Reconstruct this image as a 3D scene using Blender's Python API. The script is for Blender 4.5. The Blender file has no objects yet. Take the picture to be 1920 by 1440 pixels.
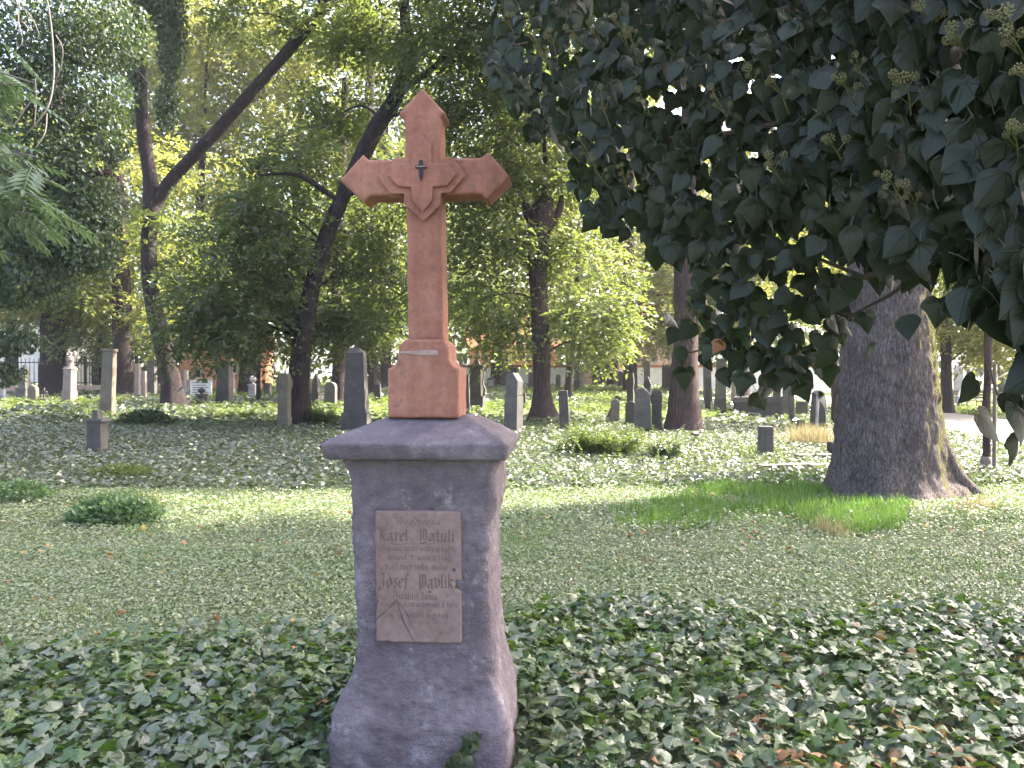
import bpy, bmesh, math, random
import numpy as np
from mathutils import Vector, Matrix, Euler

R = math.radians
S = bpy.context.scene
COL = S.collection
rng = np.random.default_rng(11)
random.seed(11)

# ------------------------------------------------------------------ camera, sky, sun, exposure
F, W0, HZ, CH = 1500.0, 1920.0, 700.0, 1.6
cam = bpy.data.cameras.new('camera')
cam.sensor_width = 36.0
cam.lens = 36.0 * F / W0
cam.clip_start, cam.clip_end = 0.05, 2000
camo = bpy.data.objects.new('camera', cam)
camo.location = (0, 0, CH)
camo.rotation_euler = (R(90) - math.atan((720 - HZ) / F), 0, 0)
COL.objects.link(camo)
S.camera = camo

SUN_AZ, SUN_EL = 66.0, 46.0          # degrees right of the view direction (+Y), and above the horizon
world = bpy.data.worlds.new('World')
S.world = world
world.use_nodes = True
wn = world.node_tree
sky = wn.nodes.new('ShaderNodeTexSky')
sky.sky_type = 'NISHITA'
sky.sun_disc = False
sky.sun_elevation = R(SUN_EL)
sky.sun_rotation = R(SUN_AZ)
sky.air_density = 0.75
sky.dust_density = 6.0
sky.ozone_density = 0.6
bg = wn.nodes['Background']
wn.links.new(sky.outputs['Color'], bg.inputs['Color'])
bg.inputs['Strength'].default_value = 0.15
sl = bpy.data.lights.new('sun', 'SUN')
sl.energy = 4.0
sl.angle = R(0.53)
sl.color = (1.0, 0.92, 0.80)
so = bpy.data.objects.new('sun', sl)
sd = Vector((math.sin(R(SUN_AZ)) * math.cos(R(SUN_EL)), math.cos(R(SUN_AZ)) * math.cos(R(SUN_EL)), math.sin(R(SUN_EL))))
so.rotation_euler = sd.to_track_quat('Z', 'Y').to_euler()
so.location = sd * 60
COL.objects.link(so)
S.view_settings.view_transform = 'Standard'
S.view_settings.look = 'None'
S.view_settings.gamma = 1.0
S.view_settings.use_curve_mapping = False
S.view_settings.exposure = 3.1
S.render.engine = 'CYCLES'
S.cycles.use_denoising = True
S.cycles.denoiser = 'OPENIMAGEDENOISE'
S.cycles.denoising_prefilter = 'NONE'
S.cycles.denoising_input_passes = 'RGB_ALBEDO_NORMAL'
S.cycles.max_bounces = 8
S.cycles.diffuse_bounces = 4
S.cycles.transmission_bounces = 6
S.cycles.sample_clamp_indirect = 6.0

# ------------------------------------------------------------------ numeric helpers
def hash3(ix, iy, iz, seed=0):
    h = (ix.astype(np.int64) * 374761393 + iy.astype(np.int64) * 668265263 + iz.astype(np.int64) * 2147483647 + seed * 1274126177) & 0xffffffff
    h = ((h ^ (h >> 13)) * 1274126177) & 0xffffffff
    h = (h ^ (h >> 16)) & 0xffffffff
    return h.astype(np.float64) / 0x7fffffff - 1.0
def vnoise(p, seed=0):
    p = np.asarray(p, float)
    i = np.floor(p)
    f = p - i
    f = f * f * (3 - 2 * f)
    i = i.astype(np.int64)
    out = 0
    for dx in (0, 1):
        wx = f[:, 0] if dx else 1 - f[:, 0]
        for dy in (0, 1):
            wy = f[:, 1] if dy else 1 - f[:, 1]
            for dz in (0, 1):
                wz = f[:, 2] if dz else 1 - f[:, 2]
                out = out + wx * wy * wz * hash3(i[:, 0] + dx, i[:, 1] + dy, i[:, 2] + dz, seed)
    return out
def fbm(p, octs=4, seed=0):
    p = np.asarray(p, float)
    a, s, out = 1.0, 1.0, 0
    for o in range(octs):
        out = out + a * vnoise(p * s, seed + o)
        a *= 0.5
        s *= 2.03
    return out
def norm(v):
    return v / np.maximum(np.linalg.norm(v, axis=-1, keepdims=True), 1e-9)
def sstep(a, b, x):
    t = np.clip((x - a) / (b - a), 0, 1)
    return t * t * (3 - 2 * t)

MOUNDS = [(-.37, 3.2, .55, .5, -.13), (-12.9, 23.3, 1.1, .9, .35), (-5.0, 10.0, 0.8, .5, .10), (4.9, 10.4, 1.6, 1.6, -.02)]
def terrain(x, y):
    x = np.asarray(x, float); y = np.asarray(y, float)
    z = np.interp(y, [0, 12, 16, 20, 24, 28, 38, 58, 90, 400], [0, 0, .03, .08, .18, .33, .46, .64, .8, 1.0])
    side = 1 - sstep(.14, .36, x / np.maximum(y, 3.0))
    z = z * side - .06 * (1 - side) * sstep(15, 40, y)
    p = np.stack([x * .35, y * .35, np.zeros_like(x) + 3.3], -1).reshape(-1, 3)
    z = z + (.045 * fbm(p, 3, 5)).reshape(x.shape) * sstep(2.0, 9, np.abs(y))
    for mx, my, sx, sy, h in MOUNDS:
        z = z + h * np.exp(-((x - mx) / sx) ** 2 - ((y - my) / sy) ** 2)
    return z
def TH(x, y):
    return float(terrain(np.array([x]), np.array([y]))[0])
def PX(px, py, Y):                     # world point seen at that place of the photograph, at depth Y
    return np.array([(px - 960.0) / F * Y, Y, CH - (py - HZ) / F * Y])
def hit(px, py):                       # where that line of sight meets the ground
    ys = np.linspace(2, 75, 3000)
    zr = CH - (py - HZ) / F * ys
    zt = terrain((px - 960.0) / F * ys, ys)
    k = np.argmax(zr <= zt)
    return np.array([(px - 960.0) / F * ys[k], ys[k], zt[k]]) if (zr <= zt).any() else np.array([(px - 960.0) / F * 60, 60, TH((px - 960.0) / F * 60, 60)])

# ------------------------------------------------------------------ object helpers
def wloc(o):
    v = Vector((0, 0, 0))
    while o is not None:
        v = v + o.location
        o = o.parent
    return np.array(v)
def raw_mesh(name, verts, faces, uv=None, smooth=False):
    verts = np.asarray(verts, np.float32)
    me = bpy.data.meshes.new(name)
    if isinstance(faces, np.ndarray):
        n, k = faces.shape
        me.vertices.add(len(verts)); me.vertices.foreach_set('co', verts.ravel())
        me.loops.add(n * k); me.loops.foreach_set('vertex_index', faces.astype(np.int32).ravel())
        me.polygons.add(n)
        me.polygons.foreach_set('loop_start', np.arange(0, n * k, k, dtype=np.int32))
        me.polygons.foreach_set('loop_total', np.full(n, k, np.int32))
    else:
        me.from_pydata([tuple(v) for v in verts], [], [tuple(f) for f in faces])
    if uv is not None:
        ul = me.uv_layers.new(name='UVMap')
        li = np.empty(len(me.loops), np.int32); me.loops.foreach_get('vertex_index', li)
        ul.data.foreach_set('uv', np.asarray(uv, np.float32)[li].ravel())
    me.polygons.foreach_set('use_smooth', np.full(len(me.polygons), smooth, bool))
    me.update(calc_edges=True)
    me.validate()
    return me
def tag(o, label=None, cat=None, group=None, kind=None):
    if label: o['label'] = label
    if cat: o['category'] = cat
    if group: o['group'] = group
    if kind: o['kind'] = kind
    return o
def link(name, me, mat=None, parent=None):
    o = bpy.data.objects.new(name, me)
    COL.objects.link(o)
    if mat is not None and not me.materials: me.materials.append(mat)
    if parent is not None: o.parent = parent
    return o
def obj(name, verts, faces, mat, parent=None, smooth=False, uv=None, local=False):
    verts = np.asarray(verts, float)
    if parent is not None and not local: verts = verts - wloc(parent)
    return link(name, raw_mesh(name, verts, faces, uv, smooth), mat, parent)
def empty(name, loc, label, cat, group=None, rz=0.0, tilt=(0, 0)):
    o = bpy.data.objects.new(name, None)
    o.empty_display_size = .2
    COL.objects.link(o)
    o.location = [float(v) for v in loc]; o.rotation_euler = (R(tilt[0]), R(tilt[1]), R(rz))
    return tag(o, label, cat, group)
def bm_obj(name, bm, mat, parent=None, smooth=False):
    me = bpy.data.meshes.new(name)
    bm.normal_update(); bm.to_mesh(me); bm.free()
    me.polygons.foreach_set('use_smooth', np.full(len(me.polygons), smooth, bool))
    return link(name, me, mat, parent)
class Acc:                              # gathers pieces that belong to one mesh
    def __init__(s): s.v, s.f, s.n, s.uv = [], [], 0, []
    def add(s, v, f, uv=None):
        s.v.append(np.asarray(v, float)); s.f.append(np.asarray(f) + s.n); s.n += len(v)
        if uv is not None: s.uv.append(uv)
    def out(s): return np.concatenate(s.v), np.concatenate(s.f)
def catmull(pts, n):
    P = np.asarray(pts, float)
    P = np.vstack([2 * P[0] - P[1], P, 2 * P[-1] - P[-2]])
    m = len(P) - 3
    t = np.linspace(0, m - 1e-6, n)
    i = t.astype(int); u = (t - i)[:, None]
    a, b, c, d = P[i], P[i + 1], P[i + 2], P[i + 3]
    return .5 * ((2 * b) + (c - a) * u + (2 * a - 5 * b + 4 * c - d) * u * u + (3 * b - a - 3 * c + d) * u ** 3)
def tube(pts, rad, seg=10, n=None, rough=0.0, freq=3.0, flare=None, seed=0, cap=True):
    pts = np.asarray(pts, float)
    n = n or max(len(pts), 2)
    pr = catmull(np.column_stack([pts, np.asarray(rad, float)]), n)
    P, r = pr[:, :3], np.maximum(pr[:, 3], .0008)
    T = norm(np.gradient(P, axis=0))
    ref = np.array([0.31, 0.95, 0.05]) if abs(T[0][2]) > .6 else np.array([0, 0, 1.0])
    U = norm(np.cross(T, ref)); V = np.cross(T, U)
    th = np.linspace(0, 2 * math.pi, seg, endpoint=False)
    dirs = U[:, None, :] * np.cos(th)[None, :, None] + V[:, None, :] * np.sin(th)[None, :, None]
    rr = np.repeat(r[:, None], seg, 1)
    if flare is not None: rr = rr * flare(P[:, None, 2] - P[0, 2], th[None, :])
    if rough:
        q = (P[:, None, :] + dirs * r[:, None, None]).reshape(-1, 3)
        q = q * np.array([freq, freq, freq * .35])
        rr = rr * (1 + rough * fbm(q, 3, seed).reshape(rr.shape))
    v = (P[:, None, :] + dirs * rr[:, :, None]).reshape(-1, 3)
    i = np.arange(n - 1)[:, None] * seg; j = np.arange(seg)[None, :]; j2 = (j + 1) % seg
    f = np.stack([i + j, i + j2, i + seg + j2, i + seg + j], -1).reshape(-1, 4)
    if cap:
        v = np.vstack([v, P[-1:] + T[-1:] * r[-1] * .3])
        top = (n - 1) * seg
        e = len(v) - 1
        f = np.vstack([f, np.array([[top + a, top + (a + 1) % seg, e, e] for a in range(seg)])])
    return v, f
def tobj(name, vf, mat, parent=None, smooth=True):
    v, f = vf
    f = np.asarray(f)
    deg = f[:, 2] == f[:, 3]
    if deg.any():                       # triangles stored as quads: split everything into triangles
        q = f[~deg]; t = f[deg][:, :3]
        f = np.vstack([q[:, [0, 1, 2]], q[:, [0, 2, 3]], t])
    return obj(name, v, f, mat, parent, smooth)

# ------------------------------------------------------------------ materials
def nmat(name):
    m = bpy.data.materials.new(name); m.use_nodes = True
    nt = m.node_tree
    return m, nt, nt.nodes['Principled BSDF']
def nd(nt, t, **kw):
    n = nt.nodes.new(t)
    for k, v in kw.items():
        if k in n.inputs: n.inputs[k].default_value = v
        else: setattr(n, k, v)
    return n
def ramp(nt, fac, stops, interp='LINEAR'):
    n = nt.nodes.new('ShaderNodeValToRGB')
    n.color_ramp.interpolation = interp
    e = n.color_ramp.elements
    while len(e) < len(stops): e.new(.5)
    for a, (p, c) in zip(e, stops):
        a.position = p; a.color = (*c, 1) if len(c) == 3 else c
    if fac is not None: nt.links.new(fac, n.inputs[0])
    return n.outputs[0]
def mixc(nt, fac, a, b, mode='MIX'):
    n = nt.nodes.new('ShaderNodeMix'); n.data_type = 'RGBA'; n.blend_type = mode
    for k, v in ((0, fac), (6, a), (7, b)):
        if hasattr(v, 'links'): nt.links.new(v, n.inputs[k])
        else: n.inputs[k].default_value = v if k == 0 else (*v, 1)
    return n.outputs[2]
def coords(nt, scale=(1, 1, 1)):
    tc = nt.nodes.new('ShaderNodeTexCoord'); mp = nt.nodes.new('ShaderNodeMapping')
    mp.inputs['Scale'].default_value = scale
    nt.links.new(tc.outputs['Object'], mp.inputs['Vector'])
    return mp.outputs[0]
def noise(nt, vec, scale, detail=6, rough=.6, dist=0.0):
    n = nd(nt, 'ShaderNodeTexNoise', Scale=scale, Detail=detail, Roughness=rough, Distortion=dist)
    nt.links.new(vec, n.inputs['Vector'])
    return n.outputs['Fac']
def bump(nt, b, h, strength, dist, prev=None):
    n = nd(nt, 'ShaderNodeBump', Strength=strength, Distance=dist)
    nt.links.new(h, n.inputs['Height'])
    if prev is not None: nt.links.new(prev, n.inputs['Normal'])
    nt.links.new(n.outputs[0], b.inputs['Normal'])
    return n.outputs[0]
def m_stone(name, dark, mid, light, scale=3.0, bs=(60, 14), bstr=(.5, .5), bdist=(.004, .012), rough=.92, streak=0.0, lichen=None):
    m, nt, b = nmat(name)
    v = coords(nt)
    c = ramp(nt, noise(nt, v, scale, 8, .65), [(.28, dark), (.5, mid), (.74, light)])
    c2 = ramp(nt, noise(nt, v, scale * 9, 6, .7), [(.3, (.72, .72, .72)), (.7, (1.18, 1.18, 1.18))])
    c = mixc(nt, .8, c, c2, 'MULTIPLY')
    if streak:
        vs = coords(nt, (14, 14, .9))
        c = mixc(nt, streak, c, ramp(nt, noise(nt, vs, 1.5, 4), [(.35, (.55, .55, .55)), (.65, (1.1, 1.1, 1.1))]), 'MULTIPLY')
    if lichen:
        c = mixc(nt, ramp(nt, noise(nt, v, scale * 4, 5, .7), [(.6, (0, 0, 0)), (.7, (.8, .8, .8))]), c, lichen)
    nt.links.new(c, b.inputs['Base Color'])
    b.inputs['Roughness'].default_value = rough
    p = bump(nt, b, noise(nt, v, bs[1], 6), bstr[1], bdist[1])
    bump(nt, b, noise(nt, v, bs[0], 6, .7), bstr[0], bdist[0], p)
    return m
def m_leaf(name, cols, trans, tfac=.35, rough=.42, spec=.5, veins=False, back=None, tone=None, tsc=1.2):
    """cols: list of leaf colours drawn per leaf; trans: colour of light coming through."""
    m, nt, b = nmat(name)
    g = nt.nodes.new('ShaderNodeNewGeometry')
    oi = nt.nodes.new('ShaderNodeObjectInfo')
    rnd = g.outputs['Random Per Island']
    ad = nd(nt, 'ShaderNodeMath', operation='ADD'); fr = nd(nt, 'ShaderNodeMath', operation='FRACT')
    nt.links.new(rnd, ad.inputs[0]); nt.links.new(oi.outputs['Random'], ad.inputs[1]); nt.links.new(ad.outputs[0], fr.inputs[0])
    st = [(i / (len(cols)), c) for i, c in enumerate(cols)]
    c = ramp(nt, fr.outputs[0], st)
    if veins:
        uv = nt.nodes.new('ShaderNodeTexCoord').outputs['UV']
        sx = nt.nodes.new('ShaderNodeSeparateXYZ'); nt.links.new(uv, sx.inputs[0])
        def mth(op, a, bb=None):
            n = nd(nt, 'ShaderNodeMath', operation=op)
            for k, x in ((0, a), (1, bb)):
                if x is None: continue
                if hasattr(x, 'links'): nt.links.new(x, n.inputs[k])
                else: n.inputs[k].default_value = x
            return n.outputs[0]
        ang = mth('ABSOLUTE', mth('ARCTAN2', sx.outputs[0], mth('ADD', sx.outputs[1], .02)))
        rad = mth('SQRT', mth('ADD', mth('MULTIPLY', sx.outputs[0], sx.outputs[0]), mth('MULTIPLY', sx.outputs[1], sx.outputs[1])))
        dm = None
        for a0 in (0.0, .62, 1.25):
            d = mth('MULTIPLY', mth('ABSOLUTE', mth('SUBTRACT', ang, a0)), rad)
            dm = d if dm is None else mth('MINIMUM', dm, d)
        # side veins leaving the midrib
        sv = mth('ABSOLUTE', mth('SUBTRACT', mth('FRACT', mth('MULTIPLY', mth('SUBTRACT', sx.outputs[1], mth('MULTIPLY', mth('ABSOLUTE', sx.outputs[0]), .9)), 5.0)), .5))
        fine = mth('MULTIPLY', mth('LESS_THAN', sv, .05), .35)
        vm = mth('MAXIMUM', mth('SUBTRACT', 1.0, mth('MINIMUM', mth('DIVIDE', dm, .018), 1.0)), fine)
        pale = mixc(nt, .38, c, (.13, .16, .10))
        c = mixc(nt, vm, c, pale)
        bn = nd(nt, 'ShaderNodeBump', Strength=.5, Distance=.003); bn.invert = True
        nt.links.new(vm, bn.inputs['Height']); nt.links.new(bn.outputs[0], b.inputs['Normal'])
    nv = coords(nt)
    if tone:
        c = mixc(nt, ramp(nt, noise(nt, nv, tsc, 4, .65), [(.46, (0, 0, 0)), (.60, (.85, .85, .85))]), c, tone)
    c = mixc(nt, .55, c, ramp(nt, noise(nt, nv, 18, 3), [(.3, (.75, .78, .75)), (.7, (1.2, 1.18, 1.1))]), 'MULTIPLY')
    if back:
        c = mixc(nt, g.outputs['Backfacing'], c, back)
    nt.links.new(c, b.inputs['Base Color'])
    b.inputs['Roughness'].default_value = rough
    b.inputs['Specular IOR Level'].default_value = spec
    tr = nd(nt, 'ShaderNodeBsdfTranslucent'); tr.inputs['Color'].default_value = (*trans, 1)
    tm = mixc(nt, .5, trans, ramp(nt, fr.outputs[0], [(0, tuple(x * .7 for x in trans)), (1, tuple(min(1, x * 1.3) for x in trans))]))
    nt.links.new(tm, tr.inputs['Color'])
    mx = nd(nt, 'ShaderNodeMixShader'); mx.inputs[0].default_value = tfac
    nt.links.new(b.outputs[0], mx.inputs[1]); nt.links.new(tr.outputs[0], mx.inputs[2])
    nt.links.new(mx.outputs[0], nt.nodes['Material Output'].inputs['Surface'])
    return m
def m_bark(name, dark, light, vscale=(9, 9, 2.2), bstr=.9, bdist=.03, moss=None):
    m, nt, b = nmat(name)
    v = coords(nt, vscale)
    n1 = noise(nt, v, 1.6, 8, .7, .8)
    vo = nd(nt, 'ShaderNodeTexVoronoi', Scale=2.6); vo.feature = 'DISTANCE_TO_EDGE'
    wv = nd(nt, 'ShaderNodeMixRGB', blend_type='ADD'); wv.inputs[0].default_value = .95
    nt.links.new(v, wv.inputs[1])
    nn = nd(nt, 'ShaderNodeTexNoise', Scale=1.7, Detail=6.0, Roughness=.7); nt.links.new(v, nn.inputs['Vector']); nt.links.new(nn.outputs['Color'], wv.inputs[2])
    nt.links.new(wv.outputs[0], vo.inputs['Vector'])
    e1 = ramp(nt, vo.outputs['Distance'], [(0, (0, 0, 0)), (.30, (1, 1, 1))])
    fine = noise(nt, coords(nt, tuple(x * 2.6 for x in vscale)), 2.0, 8, .75, 1.2)
    cr = mixc(nt, .62, e1, ramp(nt, fine, [(.34, (0, 0, 0)), (.66, (1, 1, 1))]))
    c = ramp(nt, n1, [(.3, dark), (.72, light)])
    c = mixc(nt, .8, c, ramp(nt, cr, [(.25, (.26, .24, .24)), (.8, (1.25, 1.22, 1.2))]), 'MULTIPLY')
    c = mixc(nt, .5, c, ramp(nt, noise(nt, coords(nt), 1.1, 4), [(.35, (.72, .70, .70)), (.65, (1.18, 1.16, 1.14))]), 'MULTIPLY')
    if moss:
        sp = nt.nodes.new('ShaderNodeSeparateXYZ')
        gg = nt.nodes.new('ShaderNodeNewGeometry'); nt.links.new(gg.outputs['Normal'], sp.inputs[0])
        ad = nd(nt, 'ShaderNodeMath', operation='MULTIPLY_ADD'); nt.links.new(noise(nt, coords(nt), 5, 5), ad.inputs[0]); ad.inputs[1].default_value = .8
        nt.links.new(sp.outputs[0], ad.inputs[2])
        mk = ramp(nt, ad.outputs[0], [(1.05, (0, 0, 0)), (1.0, (0, 0, 0))])
        mr = nd(nt, 'ShaderNodeMapRange'); mr.inputs[1].default_value = .82; mr.inputs[2].default_value = 1.15
        nt.links.new(ad.outputs[0], mr.inputs[0])
        c = mixc(nt, mr.outputs[0], c, moss)
    nt.links.new(c, b.inputs['Base Color'])
    b.inputs['Roughness'].default_value = .95
    b.inputs['Specular IOR Level'].default_value = .2
    p = bump(nt, b, cr, bstr, bdist)
    bump(nt, b, noise(nt, coords(nt, (40, 40, 18)), 1.5, 6, .7), .6, bdist * .35, p)
    return m
def m_flat(name, c, rough=.8, var=.25, scale=8, metal=0.0):
    m, nt, b = nmat(name)
    v = coords(nt)
    cc = mixc(nt, var, c, ramp(nt, noise(nt, v, scale, 6), [(.3, (.4, .4, .4)), (.7, (1.5, 1.5, 1.5))]), 'MULTIPLY')
    nt.links.new(cc, b.inputs['Base Color'])
    b.inputs['Roughness'].default_value = rough; b.inputs['Metallic'].default_value = metal
    bump(nt, b, noise(nt, v, scale * 5, 4), .3, .003)
    return m

M = {}
M['plaster'] = m_stone('rough_plaster', (.098, .076, .088), (.162, .130, .146), (.27, .228, .25), 2.6, (85, 24), (1.0, 1.0), (.010, .022), streak=.32, lichen=(.29, .255, .28))
M['sandstone'] = m_stone('red_sandstone', (.195, .080, .055), (.285, .120, .082), (.36, .180, .128), 3.2, (110, 22), (.7, .6), (.003, .008), streak=.3, lichen=(.15, .085, .07))
M['plate'] = m_stone('inscribed_plate', (.145, .092, .080), (.200, .134, .118), (.25, .175, .156), 4.5, (150, 40), (.35, .3), (.001, .002))
M['engraved'] = m_flat('engraved_letters', (.122, .078, .069), .9, .3, 60)
M['crack'] = m_flat('plate_crack', (.075, .05, .046), .95, .2)
M['pale_mortar'] = m_stone('pale_mortar_patch', (.26, .16, .125), (.31, .22, .18), (.36, .28, .23), 12, (120, 40))
M['grave_dark'] = m_stone('dark_gravestone', (0.032, 0.029, 0.029), (0.054, 0.049, 0.048), (0.083, 0.076, 0.071), 2.5, streak=.4, lichen=(0.102, 0.102, 0.076))
M['grave_grey'] = m_stone('grey_gravestone', (0.054, 0.049, 0.046), (0.092, 0.084, 0.076), (0.135, 0.125, 0.108), 2.5, streak=.4, lichen=(0.130, 0.130, 0.097))
M['grave_sand'] = m_stone('sandy_gravestone', (0.0816, 0.0672, 0.0528), (0.1344, 0.1128, 0.0864), (0.1824, 0.1584, 0.1248), 2.5, streak=.4, lichen=(0.1440, 0.1440, 0.0960))
M['grave_pink'] = m_stone('pinkish_gravestone', (0.1382, 0.1037, 0.0922), (0.2074, 0.1613, 0.1440), (0.2765, 0.2304, 0.2074), 2.5, streak=.3)
M['grave_pale'] = m_stone('pale_gravestone', (0.2250, 0.2100, 0.2025), (0.3300, 0.3075, 0.3000), (0.4125, 0.3900, 0.3750), 2.5, streak=.4)
M['wall_white'] = m_stone('white_wall', (.50, .48, .48), (.66, .64, .63), (.75, .73, .71), .6, streak=.2)
M['wall_pink'] = m_stone('pink_wall', (.36, .23, .19), (.46, .31, .26), (.55, .40, .34), .8, streak=.2)
M['wall_orange'] = m_stone('orange_wall', (.38, .16, .09), (.48, .23, .13), (.55, .30, .18), .5)
M['roof_tile'] = m_stone('roof_tiles', (.20, .07, .04), (.28, .10, .06), (.34, .14, .08), 1.5)
M['window_dark'] = m_flat('dark_window', (.03, .032, .04), .15, .1)
M['iron'] = m_flat('dark_iron', (.025, .025, .028), .55, .2, 20, .6)
M['wood_grey'] = m_flat('weathered_wood', (.16, .13, .11), .85, .4, 14)
M['bark_big'] = m_bark('big_tree_bark', (.175, .142, .136), (.36, .31, .292), (11, 11, 2.6), 1.0, .05, moss=(.15, .15, .03))
M['bark_dark'] = m_bark('dark_bark', (.028, .022, .024), (.07, .055, .056), (7, 7, 1.4), .8, .03)
M['bark_red'] = m_bark('reddish_bark', (.050, .034, .034), (.105, .074, .072), (7, 7, .8), .7, .025)
M['bark_pale'] = m_bark('pale_bark', (.15, .11, .10), (.28, .22, .20), (14, 14, 3), .5, .01)
M['twig'] = m_flat('twig_bark', (.085, .055, .042), .8, .3, 30)
M['vine'] = m_flat('pale_vine', (.15, .13, .115), .8, .3, 30)
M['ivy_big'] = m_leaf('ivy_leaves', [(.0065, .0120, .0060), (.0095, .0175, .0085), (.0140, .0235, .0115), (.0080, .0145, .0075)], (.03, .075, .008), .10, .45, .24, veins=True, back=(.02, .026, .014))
M['ivy_old'] = m_leaf('withered_ivy_leaves', [(.16, .06, .025), (.20, .09, .04)], (.3, .1, .02), .3, .6, .3, veins=True)
M['ivy_ground'] = m_leaf('ground_ivy_leaves', [(.036, .082, .008), (.080, .104, .058), (.130, .145, .112), (.056, .092, .028), (.150, .165, .135), (.030, .072, .006), (.105, .122, .086)], (.15, .28, .02), .20, .35, .72, veins=True, tone=(.046, .092, .010), tsc=3.2)  # pale greys and vivid greens imitate leaves with and without sky sheen
M['ivy_far'] = m_leaf('ivy_carpet_leaves', [(.060, .080, .045), (.095, .105, .080), (.125, .130, .110), (.070, .088, .052)], (.16, .22, .06), .20, .36, .9, tone=(.092, .105, .070), tsc=.5)
M['cover'] = m_leaf('low_cover_leaves', [(0.1170, 0.1663, 0.0678), (0.1663, 0.1971, 0.1133), (0.2033, 0.2218, 0.1478), (0.1355, 0.1786, 0.0813), (0.2341, 0.2279, 0.1478)], (0.2218, 0.3203, 0.0739), .25, .42, .75, tone=(0.1417, 0.1910, 0.0924), tsc=.9)
M['meadow'] = m_leaf('weed_leaves', [(.060, .090, .025), (.085, .11, .035), (.11, .13, .05), (.05, .072, .022)], (.20, .28, .05), .35, .5, .4)
M['grass'] = m_leaf('grass_blades', [(.065, .14, .020), (.085, .165, .028), (.11, .17, .042), (.07, .13, .022), (.15, .15, .06)], (.16, .32, .04), .32, .45, .4)
M['straw'] = m_leaf('dry_grass', [(.25, .21, .11), (.31, .26, .14), (.22, .19, .11)], (.3, .25, .12), .3, .6, .3)
M['dead_leaf'] = m_leaf('fallen_leaves', [(.26, .11, .05), (.33, .18, .09), (.20, .085, .04), (.38, .25, .14), (.30, .20, .05)], (.3, .14, .04), .2, .6, .3)
M['leaf_dark'] = m_leaf('dark_leaves', [(0.0351, 0.0513, 0.0243), (0.0486, 0.0675, 0.0324), (0.0675, 0.0837, 0.0432), (0.0405, 0.0567, 0.0284)], (0.2025, 0.2565, 0.0473), .30, .42, .5)
M['leaf_mid'] = m_leaf('mid_green_leaves', [(0.0414, 0.0621, 0.0253), (0.0575, 0.0782, 0.0310), (0.0747, 0.0943, 0.0414), (0.0506, 0.0667, 0.0299)], (0.2300, 0.2875, 0.0517), .36, .42, .5)
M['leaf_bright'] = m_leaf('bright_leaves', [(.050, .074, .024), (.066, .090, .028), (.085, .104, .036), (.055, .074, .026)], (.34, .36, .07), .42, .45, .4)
M['leaf_ivytree'] = m_leaf('climbing_ivy_leaves', [(0.0260, 0.0442, 0.0286), (0.0364, 0.0572, 0.0364), (0.0520, 0.0728, 0.0494), (0.0325, 0.0507, 0.0312)], (0.1300, 0.2080, 0.0390), .2, .45, .32)
M['leaf_ash'] = m_leaf('ash_leaves', [(.085, .125, .075), (.10, .14, .09), (.075, .11, .065)], (.15, .23, .08), .3, .45, .4)
M['plant'] = m_leaf('pale_plant_leaves', [(.10, .16, .075), (.125, .185, .095), (.09, .145, .065)], (.18, .30, .08), .3, .45, .5)
M['flower'] = m_leaf('ivy_flowers', [(.115, .105, .045), (.15, .138, .062), (.13, .12, .052)], (.2, .2, .05), .1, .7, .3)
M['skin'] = m_flat('skin', (.5, .28, .2), .6, .05)
M['shirt'] = m_flat('white_shirt', (.75, .74, .76), .9, .08)
M['jeans'] = m_flat('blue_trousers', (.12, .13, .20), .9, .15)
M['shoe'] = m_flat('tan_shoe', (.42, .24, .18), .7, .1)
M['hair'] = m_flat('dark_hair', (.02, .014, .012), .6, .1)
# ground sheet: soil, moss and grass
def ground_mat():
    m, nt, b = nmat('ground_soil')
    v = coords(nt)
    c = ramp(nt, noise(nt, v, .5, 8, .6), [(.3, (.070, .085, .038)), (.5, (.095, .118, .052)), (.72, (.12, .138, .07))])
    c = mixc(nt, ramp(nt, noise(nt, v, 1.3, 8, .7), [(.52, (0, 0, 0)), (.68, (.8, .8, .8))]), c, (.085, .062, .042))
    c = mixc(nt, .7, c, ramp(nt, noise(nt, v, 25, 5, .7), [(.3, (.55, .55, .55)), (.7, (1.3, 1.3, 1.3))]), 'MULTIPLY')
    nt.links.new(c, b.inputs['Base Color']); b.inputs['Roughness'].default_value = 1.0
    bump(nt, b, noise(nt, v, 22, 6, .7), .8, .03)
    return m
M['ground'] = ground_mat()
M['path'] = m_stone('gravel_path', (.20, .165, .14), (.26, .22, .19), (.32, .275, .24), 1.2, (90, 25), (.6, .4), (.006, .01), 1.0)

# ------------------------------------------------------------------ ground and path
def path_x(y):
    return 11.0 + .19 * (np.asarray(y, float) - 17.0)
def on_path(x, y, pad=0.0):
    x = np.asarray(x); c = path_x(y) + 2.0
    return (np.abs(x - c) < 2.05 + pad) & (np.asarray(y) > 9) & (np.asarray(y) < 75)
u = np.linspace(-1, 1, 151)
gx = 14 * u + 386 * np.sign(u) * np.abs(u) ** 7
w = np.linspace(0, 1, 191)
gy = -14 + 74 * w + 440 * w ** 8
X, Y = np.meshgrid(gx, gy)
gv = np.stack([X, Y, terrain(X, Y)], -1).reshape(-1, 3)
nx, ny = len(gx), len(gy)
ii, jj = np.meshgrid(np.arange(nx - 1), np.arange(ny - 1))
a = (jj * nx + ii).ravel()
ground = obj('ground', gv, np.stack([a, a + 1, a + nx + 1, a + nx], -1), M['ground'], None, True)
tag(ground, kind='structure')
py_ = np.linspace(9, 75, 90)
pw = np.linspace(-2.0, 2.0, 9)
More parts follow.
